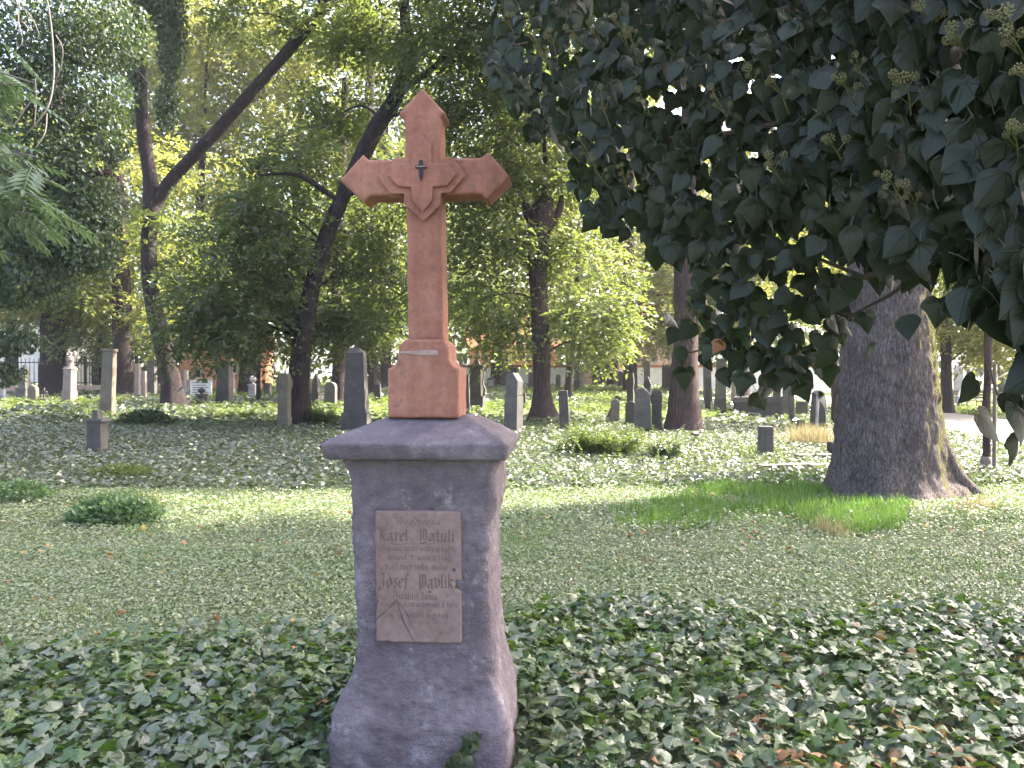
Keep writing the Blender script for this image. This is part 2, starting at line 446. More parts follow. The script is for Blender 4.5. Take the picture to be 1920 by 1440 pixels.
pv = np.array([[path_x(y) + 2.0 + s + .12 * math.sin(y * 1.3 + (2 if s > 0 else 0)) * (abs(s) / 2), y, 0] for y in py_ for s in pw])
pv[:, 2] = terrain(pv[:, 0], pv[:, 1]) + .035
k = np.array([[r * 9 + c, r * 9 + c + 1, (r + 1) * 9 + c + 1, (r + 1) * 9 + c] for r in range(89) for c in range(8)])
tag(obj('path', pv, k, M['path'], None, True), kind='structure')

# ------------------------------------------------------------------ leaf geometry
def leaf_quads(pos, d, nrm, ln, wd, fold=.18):
    """folded four-point leaves: pos = base, d = direction, nrm = upper side (arrays)."""
    d = norm(d); s = norm(np.cross(d, nrm)); n = np.cross(s, d)
    ln = np.asarray(ln)[:, None]; wd = np.asarray(wd)[:, None]
    tip = pos + d * ln - n * ln * .06
    mid = pos + d * ln * .42
    l = mid - s * wd * .5 + n * wd * fold
    r = mid + s * wd * .5 + n * wd * fold
    v = np.stack([pos, r, tip, l], 1).reshape(-1, 3)
    b = np.arange(len(pos))[:, None] * 4
    f = np.concatenate([b + np.array([[0, 1, 2]]), b + np.array([[0, 2, 3]])], 0)
    return v, f
def rand_dir(n, up=0.0):
    v = rng.normal(size=(n, 3)); v[:, 2] += up
    return norm(v)
DENS, LSC = 1.45, 1.24
def sprays(C, Rr, n_leaf, ln, per=16, L=.9, droop=.35, shell=.45, seed=0, patch=.0, wr=.55, asp_up=1.1):
    """flat leafy sprays through an ellipsoid; returns vertices, triangles."""
    C = np.asarray(C, float); Rr = np.asarray(Rr, float)
    ns = max(1, int(n_leaf * DENS / per))
    ln = ln * LSC
    u = rand_dir(ns * 2)
    r = rng.random(ns * 2) ** shell
    P = C + u * r[:, None] * Rr
    if patch:
        keep = fbm(P / (Rr.mean() * .55) + seed * 3.7, 2, seed) > patch
        P, u = P[keep], u[keep]
    P, u = P[:ns], u[:ns]
    ns = len(P)
    if ns == 0: return np.zeros((0, 3)), np.zeros((0, 3), int)
    d = u * np.array([1, 1, .35]) + rng.normal(size=(ns, 3)) * .35
    d[:, 2] -= droop
    d = norm(d)
    upv = norm(np.array([0, 0, 1.0]) * asp_up + rng.normal(size=(ns, 3)) * .35)
    s = norm(np.cross(d, upv))
    Ls = L * rng.uniform(.6, 1.2, ns)
    t = np.tile(np.linspace(.05, 1, per), (ns, 1)) + rng.normal(size=(ns, per)) * .03
    sg = np.tile(np.where(np.arange(per) % 2 == 0, 1.0, -1.0), (ns, 1))
    pos = P[:, None, :] + d[:, None, :] * (t * Ls[:, None])[:, :, None] + s[:, None, :] * (sg * rng.random((ns, per)) * .25 * Ls[:, None] * (1 - t * .6))[:, :, None]
    pos[:, :, 2] -= (t ** 2) * .18 * Ls[:, None]
    ld = d[:, None, :] * .55 + s[:, None, :] * sg[:, :, None] * .8 + rng.normal(size=(ns, per, 3)) * .3
    nn = upv[:, None, :] + rng.normal(size=(ns, per, 3)) * .38
    N = ns * per
    l = ln * rng.uniform(.65, 1.25, N)
    return leaf_quads(pos.reshape(-1, 3), ld.reshape(-1, 3), nn.reshape(-1, 3), l, l * wr * rng.uniform(.85, 1.15, N))
def leaf_cloud(C, Rr, n, ln, seed=0, up=.6, out=.7, hang=.8, shell=.33, wr=.8):
    """hanging ivy-like leaves on the outside of an ellipsoid."""
    u = rand_dir(n); r = rng.random(n) ** shell
    P = np.asarray(C) + u * r[:, None] * np.asarray(Rr)
    nn = u * out + np.array([0, 0, up]) + rng.normal(size=(n, 3)) * .45
    d = rng.normal(size=(n, 3)) * .6; d[:, 2] -= hang
    l = ln * rng.uniform(.6, 1.25, n)
    return leaf_quads(P, d, nn, l, l * wr)

# ------------------------------------------------------------------ trees
def px_path(pts, Y, dY=None):
    return [PX(p[0], p[1], Y + (dY[i] if dY else 0)) for i, p in enumerate(pts)]
def px_rad(ws, Y):
    return [w * .5 / F * Y for w in ws]
def root_flare(amt, h, k=5, ph=0.0):
    return lambda z, th: 1 + amt * np.exp(-np.maximum(z, 0) / h) * (1 + .45 * np.cos(k * th + ph))
def tree(name, label, base, stems, clumps, bark, leaf, ln, seed=0, seg=14, group=None, cat='tree', flare=(.45, .5), kind='spray', per=16, L=.9, patch=-.25, limbs=True, droop=.35, wr=.55):
    """stems: list of (points, radii); clumps: list of (centre, radii, leaf count)."""
    t = empty(name, base, label, cat, group)
    for i, (p, r) in enumerate(stems):
        p = np.asarray(p, float)
        if i == 0:
            p = np.vstack([[p[0][0], p[0][1], base[2] - .15], p]) if p[0][2] > base[2] - .05 else p
            if len(r) < len(p): r = [r[0] * 1.05] + list(r)
        n = int(max(10, np.linalg.norm(np.diff(p, axis=0), axis=1).sum() / .22))
        tobj('trunk' if i == 0 else 'limb', tube(p, r, seg if i == 0 else 10, n, .10, 2.2, root_flare(flare[0], flare[1], 5, seed) if i == 0 else None, seed), bark, t)
    A = Acc()
    B = Acc()
    P0 = np.asarray(stems[0][0], float)
    for k, (c, rr, n) in enumerate(clumps):
        c = np.asarray(c, float)
        v, f = sprays(c, rr, n, ln, per, L, droop, .45, seed + k, patch, wr) if kind == 'spray' else leaf_cloud(c, rr, n, ln, seed + k)
        if len(v): A.add(v, f)
        if limbs:
            cand = np.vstack([catmull(np.asarray(s[0], float), 12) for s in stems])
            low = cand[cand[:, 2] < c[2] + .3]
            if len(low) == 0: low = cand[:1]
            q = low[np.argmin(np.linalg.norm(low - c, axis=1) + .25 * np.abs(low[:, 2] - c[2] + 1.0))]
            D = c - q
            m1 = q + D * .45 + np.array([0, 0, .12 * np.linalg.norm(D)])
            rb = .012 + .014 * np.linalg.norm(D)
            v2, f2 = tube([q, m1, c, c + D * .25 + np.array([0, 0, -.2])], [rb, rb * .7, rb * .4, rb * .15], 6, 12, .08, 3, None, seed + k, False)
            tobj('limb', (v2, f2), bark, t)
    if A.n:
        v, f = A.out()
        obj('crown', v, f, leaf, t)
    return t
def cl(px, py, rx, ry, Y, n, ry_m=None, dY=0):
    c = PX(px, py, Y + dY)
    return (c, (rx / F * Y, ry_m or (rx / F * Y) * .8, ry / F * Y), n)

# ------------------------------------------------------------------ the trees of the middle ground and background
def base_at(px, Y):
    x = (px - 960.0) / F * Y
    return np.array([x, Y, TH(x, Y)])
def stem(pts, ws, Y, dY=None):
    p = px_path(pts, Y, dY)
    return (p, px_rad(ws, Y))

# forked tree with a swept trunk
YA = 28.0
tree('tree', 'dark tree with a curved trunk that forks into a long slanting limb', base_at(325, YA),
     [stem([(326, 768), (318, 700), (300, 620), (284, 540), (280, 470), (284, 420), (287, 385), (283, 330), (273, 260), (267, 180), (268, 80), (276, -60), (282, -260)],
           [42, 33, 31, 29, 28, 30, 34, 26, 24, 23, 22, 20, 12], YA),
      stem([(286, 405), (300, 372), (335, 325), (400, 258), (480, 168), (560, 78), (625, 0), (720, -130)], [24, 26, 23, 22, 21, 20, 19, 12], YA, [0, 0, -.1, -.3, -.6, -1, -1.4, -2]),
      stem([(560, 78), (600, 20), (590, -60)], [9, 8, 4], YA, [-1, -1, -1]),
      stem([(625, 10), (690, 50), (760, 90)], [8, 6, 3], YA, [-1.4, -2, -2.5])],
     [cl(420, -190, 230, 110, YA, 9000, 4), cl(640, -170, 200, 100, YA, 7000, 4), cl(230, -210, 190, 110, YA, 6000, 4), cl(620, 30, 90, 60, YA, 1600, 1.5, -1),
      cl(470, 30, 70, 45, YA, 900, 1.2), cl(690, 100, 80, 50, YA, 1500, 1.5, -2), cl(330, 430, 70, 50, YA, 900, 1.2), cl(350, 500, 60, 40, YA, 800, 1.2)],
     M['bark_dark'], M['leaf_mid'], .17, 21, 16, None)
# ivy climbing that tree
def ivy_on_tree(label, clumps, ln, parent_base, seed):
    t = empty('climbing_ivy', parent_base, label, 'ivy', 'ivy climbing the trees')
    A = Acc()
    for k, (c, rr, n) in enumerate(clumps):
        A.add(*leaf_cloud(c, rr, n, ln, seed + k, shell=.5))
    obj('foliage', *A.out(), M['leaf_ivytree'], t)
    p = np.array([c for c, _, _ in clumps]); p = p[np.argsort(p[:, 2])]
    tobj('stem', tube(np.vstack([p[:1] - [0, 0, .8], p, p[-1:] + [0, 0, .5]]), [.03] * (len(p) + 2), 6, 20, .1), M['vine'], t)
ivy_on_tree('dark ivy wrapped round the upper trunk of the forked tree', [cl(325, 60, 30, 110, YA, 2600, .5, -.3), cl(250, 110, 22, 130, YA, 1500, .5, -.3), cl(318, 200, 24, 50, YA, 800, .4, -.3), cl(285, 10, 60, 60, YA, 1500, .7, -.3)], .13, base_at(300, YA - .6), 61)

# leaning hornbeam in the middle
YB = 22.0
tree('tree', 'dark tree leaning right with layered drooping branches behind the red cross', base_at(558, YB),
     [stem([(557, 806), (560, 720), (571, 620), (590, 520), (620, 425), (660, 335), (702, 250), (742, 185), (765, 110), (760, 30), (755, -120)],
           [46, 40, 35, 31, 31, 32, 34, 32, 26, 22, 14], YB, [0, 0, 0, .2, .5, .8, 1, 1.2, 1.4, 1.5, 1.5]),
      stem([(745, 175), (800, 140), (860, 90), (930, 40)], [14, 12, 9, 4], YB, [1.2, 1, .5, 0]),
      stem([(640, 380), (560, 330), (480, 330)], [12, 8, 4], YB, [.6, 0, -.6])],
     [cl(430, 560, 110, 60, YB, 3300, 1.6), cl(480, 450, 110, 60, YB, 3400, 1.6), cl(400, 620, 90, 32, YB, 1700, 1.5, .6), cl(490, 600, 80, 40, YB, 2000, 1.4, -.2), cl(670, 600, 80, 45, YB, 2300, 1.3, 2.3),
      cl(710, 520, 80, 60, YB, 2400, 1.3, 2.4), cl(660, 440, 70, 70, YB, 1900, 1.3, 2.9), cl(720, 350, 80, 60, YB, 2400, 1.3, 3.0), cl(550, 300, 90, 60, YB, 2300, 1.3, 1.6), cl(640, 215, 90, 60, YB, 2300, 1.3, 3.0), cl(505, 390, 80, 50, YB, 1900, 1.3, .2),
      cl(850, 120, 110, 80, YB, 4000, 1.8, .5), cl(900, 230, 90, 60, YB, 2500, 1.5, 1.0), cl(760, 40, 120, 60, YB, 3600, 1.4, 3.0), cl(880, -20, 110, 60, YB, 3000, 1.8), cl(720, -140, 190, 90, YB, 5000, 3), cl(930, -150, 170, 90, YB, 4000, 3), cl(860, 330, 70, 40, YB, 1300, 1.2, 1.0)],
     M['bark_dark'], M['leaf_dark'], .135, 31, 16, droop=.5, L=1.0, patch=-.15)

# pollard-like trunk right of the cross
YC = 23.5
tree('tree', 'reddish trunk with a stubby broken top right of the cross', base_at(1018, YC),
     [stem([(1020, 796), (1017, 740), (1015, 660), (1012, 580), (1008, 500), (1010, 440), (1018, 400), (1022, 372)], [52, 34, 33, 34, 36, 42, 46, 30], YC),
      stem([(1005, 430), (990, 405), (985, 382)], [20, 18, 13], YC), stem([(1030, 425), (1046, 400), (1055, 368)], [18, 16, 11], YC), stem([(1018, 390), (1022, 300), (1010, 180), (1000, 40)], [14, 10, 8, 4], YC, [0, .2, .4, .6])],
     [cl(930, 450, 80, 55, YC, 2300, 1.5), cl(905, 560, 80, 55, YC, 2200, 1.5, .5), cl(1090, 480, 80, 60, YC, 2300, 1.5, .5), cl(1110, 580, 75, 50, YC, 2000, 1.4), cl(950, 625, 60, 30, YC, 900, 1.2, .6), cl(1130, 640, 60, 28, YC, 900, 1.2, .6),
      cl(1000, 250, 100, 60, YC, 2600, 1.6, .6), cl(940, 340, 90, 50, YC, 2200, 1.5, .8), cl(1060, 330, 80, 50, YC, 1900, 1.5, .8), cl(1020, 120, 130, 70, YC, 3000, 2)],
     M['bark_red'], M['leaf_mid'], .14, 41, 16, droop=.45, patch=-.2, flare=(.6, .35))
# twin-stemmed trunk in front of the ivy
YD = 20.6
tree('tree', 'thick straight reddish trunk with a groove below the ivy bough', base_at(1283, YD),
     [stem([(1283, 822), (1283, 760), (1284, 680), (1286, 600), (1286, 520), (1288, 440), (1290, 300), (1300, 100), (1310, -150)], [62, 53, 49, 47, 46, 44, 40, 34, 24], YD)],
     [cl(1250, -60, 260, 120, YD, 7000, 3.2), cl(1420, -180, 260, 120, YD, 6000, 3), cl(1180, -260, 260, 110, YD, 5000, 3), ((6.6, 18.6, 15.6), (3.0, 2.4, 1.6), 3600), ((10.2, 19.6, 17.0), (3.0, 2.4, 1.6), 3600), ((4.2, 17.6, 14.2), (2.8, 2.4, 1.5), 3000), ((8.2, 17.0, 18.2), (3.0, 2.2, 1.5), 3000)],  # the last clumps, out of view, are added to shade the ground on the left
     M['bark_red'], M['leaf_mid'], .18, 51, 18, flare=(.35, .5))
# far trunks
far = [  # px base, Y, width, top path, label
    (232, 37, 35, [(230, 620), (228, 480), (224, 330)], 'straight dark trunk behind the tall slim stele', [cl(225, 470, 110, 60, 37, 2300, 2), cl(150, 560, 90, 40, 37, 1500, 2), cl(230, 300, 120, 60, 37, 1600, 2.2), cl(290, 590, 60, 40, 37, 800, 1.5)]),
    (100, 38, 44, [(100, 640), (104, 520), (110, 300), (112, 60)], 'thick dark trunk at the far left by the iron fence', [cl(90, 560, 110, 55, 38, 2400, 2.2), cl(110, 430, 120, 60, 38, 2400, 2.2), cl(175, 640, 60, 35, 38, 1000, 1.6), cl(40, 300, 150, 90, 38, 2600, 2.6)]),
    (465, 40, 30, [(466, 620), (468, 560), (470, 480)], 'dark trunk behind the pale urn monument', [cl(470, 480, 150, 70, 42, 3300, 2.4), cl(400, 330, 110, 60, 42, 1300, 2.4), cl(540, 560, 100, 50, 42, 1900, 2)]),
    (636, 31, 22, [(634, 640), (632, 540), (640, 380), (650, 150)], 'slim dark trunk left of the tall tapering stele', [cl(650, 540, 110, 60, 33, 2600, 2), cl(740, 560, 90, 60, 33, 2200, 2), cl(620, 430, 100, 60, 33, 1900, 2)]),
    (700, 39, 27, [(698, 640), (694, 500), (690, 300), (700, 60)], 'dark trunk half hidden by the tapering stele', [cl(760, 420, 150, 90, 40, 3600, 2.6), cl(700, 560, 120, 60, 40, 2300, 2.4), cl(860, 540, 120, 70, 40, 2600, 2.4)]),
    (1181, 44, 24, [(1180, 640), (1178, 560), (1180, 380), (1190, 150)], 'dark far trunk between the niche and the headstones', [cl(1190, 540, 120, 70, 45, 3200, 2.6), cl(1120, 440, 130, 80, 45, 3300, 2.6), cl(1250, 600, 90, 45, 44, 1800, 2.2), cl(1220, 640, 60, 30, 43, 900, 1.6), cl(1330, 560, 110, 70, 45, 2600, 2.4), cl(1010, 520, 120, 70, 46, 2500, 2.4)]),
    (1066, 35, 13, [(1068, 690), (1075, 640), (1080, 560), (1086, 420)], 'thin slanting dark trunk above the leaning slab', [cl(1090, 600, 80, 45, 35, 1600, 1.8), cl(1110, 520, 80, 60, 36, 1600, 1.8)]),
    (484, 32, 7, [(485, 690), (486, 600), (488, 500)], 'thin sapling stem beside the pale urn monument', [cl(486, 540, 50, 50, 32, 700, 1.2)]),
]
for i, (px, Yf, wpx, top, label, cls) in enumerate(far):
    b = base_at(px, Yf)
    p = [b] + [PX(q[0], q[1], Yf) for q in top]
    r = [wpx * .56 / F * Yf] + [wpx * .5 / F * Yf * (1 - .13 * k) for k in range(len(top))]
    tree('tree', label, b, [(p, r)], cls, M['bark_dark'], M['leaf_bright'] if i in (0, 5, 2) else M['leaf_mid'], .20, 70 + i * 9, 12, 'trees among the graves', L=1.1, patch=-.1, flare=(.35, .5))
# back row along the cemetery edge, sunlit
rowb = [(300, 57, [(260, 130, 130, 110, 3600), (360, 60, 140, 100, 3600), (300, 250, 130, 90, 3000), (190, 260, 100, 90, 2000), (220, 20, 150, 90, 2800), (440, 200, 110, 90, 2200)], 'tall pale yellow tree glowing between the forked trunks, farthest of the back row'),
        (380, 50, [(380, 430, 150, 90, 2800), (320, 260, 130, 100, 2600), (420, 560, 120, 60, 1900), (400, 120, 150, 90, 1900), (400, 20, 150, 80, 2200)], 'sunlit yellow-green tree in the gap under the slanting limb'),
        (560, 52, [(560, 420, 150, 110, 3600), (520, 240, 170, 100, 3300), (600, 80, 150, 90, 2800), (480, 90, 130, 90, 2200)], 'bright tree behind the slanting limb of the forked tree'),
        (720, 49, [(740, 300, 170, 120, 4000), (700, 480, 140, 80, 2900), (780, 120, 170, 100, 3000)], 'pale green tree behind the leaning dark tree'),
        (930, 54, [(930, 400, 170, 120, 4500), (960, 220, 170, 110, 3600), (900, 560, 130, 60, 2300), (950, 60, 170, 110, 2600)], 'sunlit tree behind the red cross'),
        (1150, 55, [(1130, 330, 170, 130, 4500), (1200, 490, 150, 80, 3500), (1080, 560, 110, 60, 1900), (1130, 150, 180, 110, 3000)], 'sunlit tree behind the niche wall'),
        (1390, 48, [(1370, 500, 150, 100, 3800), (1330, 600, 110, 50, 1900), (1440, 420, 150, 90, 2800), (1380, 280, 190, 130, 3000)], 'bright green tree seen below the ivy bough'),
        (190, 51, [(190, 470, 130, 90, 2100), (150, 330, 150, 110, 2300), (230, 580, 110, 50, 1500)], 'yellow-green tree behind the iron fence'),
        (20, 50, [(20, 440, 150, 110, 3000), (0, 250, 170, 110, 2600), (60, 560, 110, 50, 1300)], 'pale tree at the far left edge behind the fence'),
        (-150, 46, [(-150, 400, 170, 120, 2600), (-170, 180, 190, 130, 2600)], 'broad tree beyond the left edge of the graves')]
for i, (px, Yf, cs, label) in enumerate(rowb):
    b = base_at(px, Yf)
    p = [b, PX(px + 3, 600, Yf), PX(px - 4, 420, Yf), PX(px + 6, 200, Yf)]
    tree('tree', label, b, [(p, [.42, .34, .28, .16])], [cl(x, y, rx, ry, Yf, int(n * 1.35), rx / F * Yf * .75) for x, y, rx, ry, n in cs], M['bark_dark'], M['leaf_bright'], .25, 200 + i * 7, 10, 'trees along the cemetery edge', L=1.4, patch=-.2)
# trees on the right, beyond the path
for i, (px, Yf, cs, label) in enumerate([
        (1640, 34, [(1500, 480, 110, 70, 2400), (1560, 590, 70, 40, 900), (1620, 380, 140, 90, 2400), (1440, 430, 90, 60, 1500)], 'bright tree hidden behind the huge trunk'),
        (1775, 33, [(1820, 560, 110, 80, 2400), (1880, 640, 80, 36, 1100), (1790, 600, 60, 45, 900), (1900, 470, 140, 90, 2200)], 'slim tree between the huge trunk and the bench'),
        (1980, 30, [(1960, 560, 120, 90, 2000), (2060, 380, 170, 120, 2400)], 'leafy tree at the right edge beyond the path')]):
    b = base_at(px, Yf)
    p = [b, PX(px - 1, 690, Yf), PX(px - 2, 600, Yf), PX(px + 8, 420, Yf), PX(px + 20, 200, Yf)]
    r = [.26, .21, .20, .16, .10] if i == 1 else [.36, .3, .28, .22, .14]
    tree('tree', label, b, [(p, r)], [cl(x, y, rx, ry, Yf, n) for x, y, rx, ry, n in cs], M['bark_dark'], M['leaf_bright'], .19, 300 + i * 5, 12, 'trees beside the path', L=1.1, patch=-.15)

# the huge trunk on the right
YE = 10.4
bE = base_at(1668, YE)
tE = empty('huge_tree', bE, 'huge grey-barked tree with flared roots on the right', 'tree')
prof = [(1000, 1672, 256), (960, 1672, 250), (935, 1672, 254), (900, 1669, 224), (860, 1668, 203), (800, 1668, 187), (720, 1666, 172), (640, 1665, 163), (560, 1665, 157), (470, 1668, 152), (350, 1672, 146), (150, 1672, 140), (-150, 1680, 128)]
pE = [PX(c, y, YE + .35) for y, c, w_ in prof]; rE = [w_ * .5 / F * YE for y, c, w_ in prof]
zE = np.array([p[2] for p in pE])
def bigflare(z, th):
    e = np.exp(-np.maximum(z - .42, 0) / .30)
    lob = .5 * np.cos(3 * th + .6) + .7 * np.cos(5 * th - 1.0) + .5 * np.cos(8 * th + 2) + .3 * np.cos(13 * th + .4)
    return 1 + (.13 * e + .022) * lob + .10 * e ** 2
v, f = tube(pE, rE, 150, 190, 0.0, 1, bigflare, 3)
c2 = np.array([bE[0], YE + .35, 0])
q = v - c2
ang = np.arctan2(q[:, 1], q[:, 0]); rad = np.hypot(q[:, 0], q[:, 1])
cell = np.stack([np.cos(ang) * 9, np.sin(ang) * 9, v[:, 2] * 3.6], -1)
rid = np.abs(fbm(cell + .5 * fbm(cell * .7, 2, 9)[:, None], 3, 17))
dr = .040 * rid - .014 + .03 * fbm(np.stack([np.cos(ang) * 1.6, np.sin(ang) * 1.6, v[:, 2] * .8], -1), 3, 8)
v = v.copy(); v[:, :2] += (q[:, :2] / np.maximum(rad, .01)[:, None]) * dr[:, None]
tobj('trunk', (v, f), M['bark_big'], tE)
def root(pts, ws, ys, seed):
    p = [np.array([(px - 960) / F * y, y, CH - (py - HZ) / F * y]) for (px, py), y in zip(pts, ys)]
    tobj('root', tube(p, ws, 20, 40, .14, 5, None, seed), M['bark_big'], tE)
root([(1728, 740), (1752, 815), (1776, 868), (1806, 905), (1840, 930), (1885, 950)], [.08, .13, .135, .10, .07, .02], [10.55, 10.45, 10.4, 10.35, 10.3, 10.25], 3)
topE = pE[-1]
EC = [((5.0, 9.6, 13.0), (2.6, 2.4, 1.5), 3000), ((8.4, 10.6, 13.6), (3.0, 2.6, 1.6), 3600), ((6.6, 12.6, 15.0), (3.0, 2.6, 1.5), 3000), ((8.0, 8.4, 15.6), (2.6, 2.2, 1.4), 2400), ((3.2, 11.4, 14.6), (2.2, 2.0, 1.3), 1800)]
for k, e in enumerate([(8.4, 10.6, 13.6), (5.0, 9.6, 13.0), (6.6, 12.6, 15.0), (8.0, 8.4, 15.6)]):
    s0 = np.array(topE) + np.array([0, 0, -.7 + .15 * k]); e = np.array(e); 
    tobj('limb', tube([s0, s0 + (e - s0) * .4 + [0, 0, .5], e], [.34, .22, .08], 12, 24, .08, 2, None, 400 + k), M['bark_big'], tE)
A = Acc()
for k, (c, rr, n) in enumerate(EC):
    v, f = sprays(c, rr, n, .26, 16, 1.1, .35, .5, 500 + k, -.3)
    A.add(v, f)
obj('crown', *A.out(), M['leaf_mid'], tE)

# unseen trees added on the right so their crowns shade the ground in view
for k, (b2, label, cs) in enumerate([
        ((13.5, 6.5), 'tall tree outside the frame to the right, its crown shading the pier', [((12.5, 7.4, 14.0), (3.4, 3.0, 2.0), 5200), ((15.5, 9.0, 16.5), (3.6, 3.2, 2.0), 5200), ((13.2, 9.6, 18.0), (3.4, 3.0, 1.8), 4200), ((10.2, 8.2, 16.0), (3.0, 2.8, 1.7), 4000), ((16.8, 6.6, 14.6), (3.0, 2.8, 1.9), 3600)]),
        ((19.5, 11.0), 'second tall tree outside the frame to the right, farther from the pier', [((19.0, 11.4, 16.5), (3.6, 3.2, 2.1), 5000), ((17.6, 13.4, 18.5), (3.4, 2.8, 1.8), 4200), ((21.6, 10.0, 18.2), (3.4, 3.0, 1.9), 4000), ((14.4, 12.6, 19.4), (3.0, 2.6, 1.6), 3200)])]):
    b = np.array([b2[0], b2[1], TH(*b2)])
    tree('tree', label, b, [([b, b + [0, 0, 5], b + [.2, .1, 10], b + [0, .5, 15], b + [0, .8, 18.5]], [.42, .36, .28, .18, .08])], cs, M['bark_dark'], M['leaf_mid'], .27, 600 + k * 20, 12, None, L=1.1)

# ivy-clad tree whose branches come in from the left
YM = 14.5
bM = np.array([-11.2, YM + .5, TH(-11.2, YM + .5)])
tM = tree('ivy_clad_tree', 'tree smothered in dark climbing ivy hanging in from the left edge', bM,
     [([bM, bM + [.1, 0, 2], bM + [.5, 0, 4.5], bM + [1.2, -.1, 7], bM + [1.6, 0, 10]], [.42, .36, .32, .26, .14]),
      ([bM + [.4, 0, 3.6], bM + [1.6, -.3, 4.6], bM + [2.8, -.5, 5.0], bM + [4.0, -.6, 5.2]], [.2, .15, .10, .05]),
      ([bM + [.9, 0, 6], bM + [2.2, -.3, 7], bM + [3.6, -.5, 7.3]], [.18, .13, .06])],
     [cl(40, 300, 110, 110, YM, 3510, 1.0), cl(140, 170, 110, 80, YM, 3105, 1.0), cl(60, 70, 130, 80, YM, 3105, 1.0), cl(150, 300, 70, 90, YM, 2025, .8), cl(110, 430, 110, 70, YM, 3105, 1.0), cl(30, 520, 110, 60, YM, 2565, 1.0), cl(170, 470, 60, 50, YM, 1215, .7),
      cl(200, 60, 90, 70, YM, 1890, .9), cl(215, 250, 30, 60, YM, 540, .5), cl(20, 640, 60, 26, YM, 945, .7), cl(10, 700, 30, 24, YM, 351, .5), cl(-150, 250, 170, 200, YM, 4860, 1.4), cl(-120, 520, 130, 110, YM, 2700, 1.2), cl(100, -90, 190, 80, YM, 3510, 1.4), cl(180, 380, 50, 50, YM, 945, .7)],
     M['bark_red'], M['leaf_ivytree'], .088, 700, 14, None, flare=(.4, .5), kind='ivy')
# bare pale climbing stems hanging in front of it
vines = [[(85, -40), (98, 30), (104, 90), (105, 150), (95, 200), (70, 235), (52, 255)], [(45, -30), (40, 40), (47, 80), (30, 105)], [(110, 70), (122, 95), (118, 130), (104, 165)], [(70, 150), (72, 190), (68, 240)], [(20, 0), (60, 30), (80, 70)], [(28, 240), (60, 195), (95, 160)], [(60, 60), (45, 45), (20, 60)], [(92, 215), (88, 250), (70, 280)]]
tv = empty('bare_vine', PX(80, 0, YM - 1.3), 'bare pale vine stems looping down in front of the ivy', 'vine')
for k, p in enumerate(vines):
    tobj('stem', tube([PX(x, y, YM - 1.35 + .1 * math.sin(k * 2.1 + j)) for j, (x, y) in enumerate(p)], [.014 if k == 0 else .009] * (len(p) - 1) + [.004], 6, 26, .1, 8, None, k), M['vine'], tv)

# ash tree with feathered leaves at the left edge, nearer to the camera
YN = 6.0
bN = np.array([-5.6, YN + .6, TH(-5.6, YN + .6)])
tN = empty('ash_tree', bN, 'pale green ash branches with feathered leaves at the left edge', 'tree')
tobj('trunk', tube([bN - [0, 0, .1], bN + [0, 0, 1.2], bN + [.1, -.1, 2.6], bN + [.2, -.2, 4.6], bN + [.3, -.2, 6]], [.16, .13, .11, .08, .04], 12, 30, .08, 4, root_flare(.4, .3)), M['bark_pale'], tN)
def compound(nl, L, W):
    """one feathered leaf along +X: stalk and paired leaflets."""
    A = Acc()
    ts = np.linspace(.22, .95, nl)
    pos, d = [], []
    for t in ts:
        for sg in (-1, 1):
            pos.append((t * L, 0, -.18 * L * t * t)); d.append((.55, sg * .85, -.25))
    pos.append((L, 0, -.18 * L)); d.append((1, 0, -.4))
    n = len(pos)
    ll = W * np.array([.75 + .5 * math.sin(math.pi * (i // 2 + 1) / (nl + 1)) for i in range(n)])
    A.add(*leaf_quads(np.array(pos), np.array(d), np.tile([0, .05, 1.0], (n, 1)) + rng.normal(size=(n, 3)) * .12, ll, ll * .36, .12))
    A.add(np.array([(0, -.003, 0), (0, .003, 0), (L * .5, .003, -.045 * L), (L * .5, -.003, -.045 * L), (L, .001, -.18 * L), (L, -.001, -.18 * L)]), np.array([[0, 2, 1], [0, 3, 2], [3, 4, 2], [3, 5, 4]]))
    return raw_mesh('ash_leaf', *A.out())
cmp_me = [compound(n, L, w_) for n, L, w_ in ((5, .30, .10), (6, .34, .105), (4, .26, .10), (6, .36, .11))]
for me in cmp_me: me.materials.append(M['leaf_ash'])
spots = [(30, 150, 8), (95, 165, 4), (20, 265, 9), (70, 300, 10), (110, 345, 8), (45, 380, 10), (95, 410, 6), (10, 340, 8), (-30, 200, 6), (-40, 420, 6), (10, 90, 3), (60, 335, 8), (65, 170, 5), (105, 305, 7), (120, 385, 7), (70, 410, 8), (30, 310, 8), (5, 400, 8)]
for k, (px, py, n) in enumerate(spots):
    tipp = PX(px - 30, py - 8, YN + .25 * math.sin(k * 1.7))
    st = bN + [.12, -.15, 0]; st = np.array([st[0], st[1], tipp[2] - .1 + .25 * (k % 3)])
    tobj('branch', tube([st, st + (tipp - st) * .5 + [0, 0, .18], tipp], [.022, .014, .005], 6, 14, .05), M['vine'], tN)
    for j in range(n):
        o = link('leaf', cmp_me[(k + j) % 4], None, tN)
        t = rng.uniform(.72, 1.02)
        p = st + (tipp - st) * t + [0, 0, .18 * (1 - abs(2 * t - 1))] + rng.normal(size=3) * .05
        o.location = p - wloc(tN)
        yaw = rng.uniform(-1.6, 1.6) + (0 if rng.random() < .8 else 3.1)
        o.rotation_euler = (rng.normal() * .35, rng.uniform(.0, .7), yaw)
        sc = rng.uniform(.75, 1.15); o.scale = (sc, sc, sc)

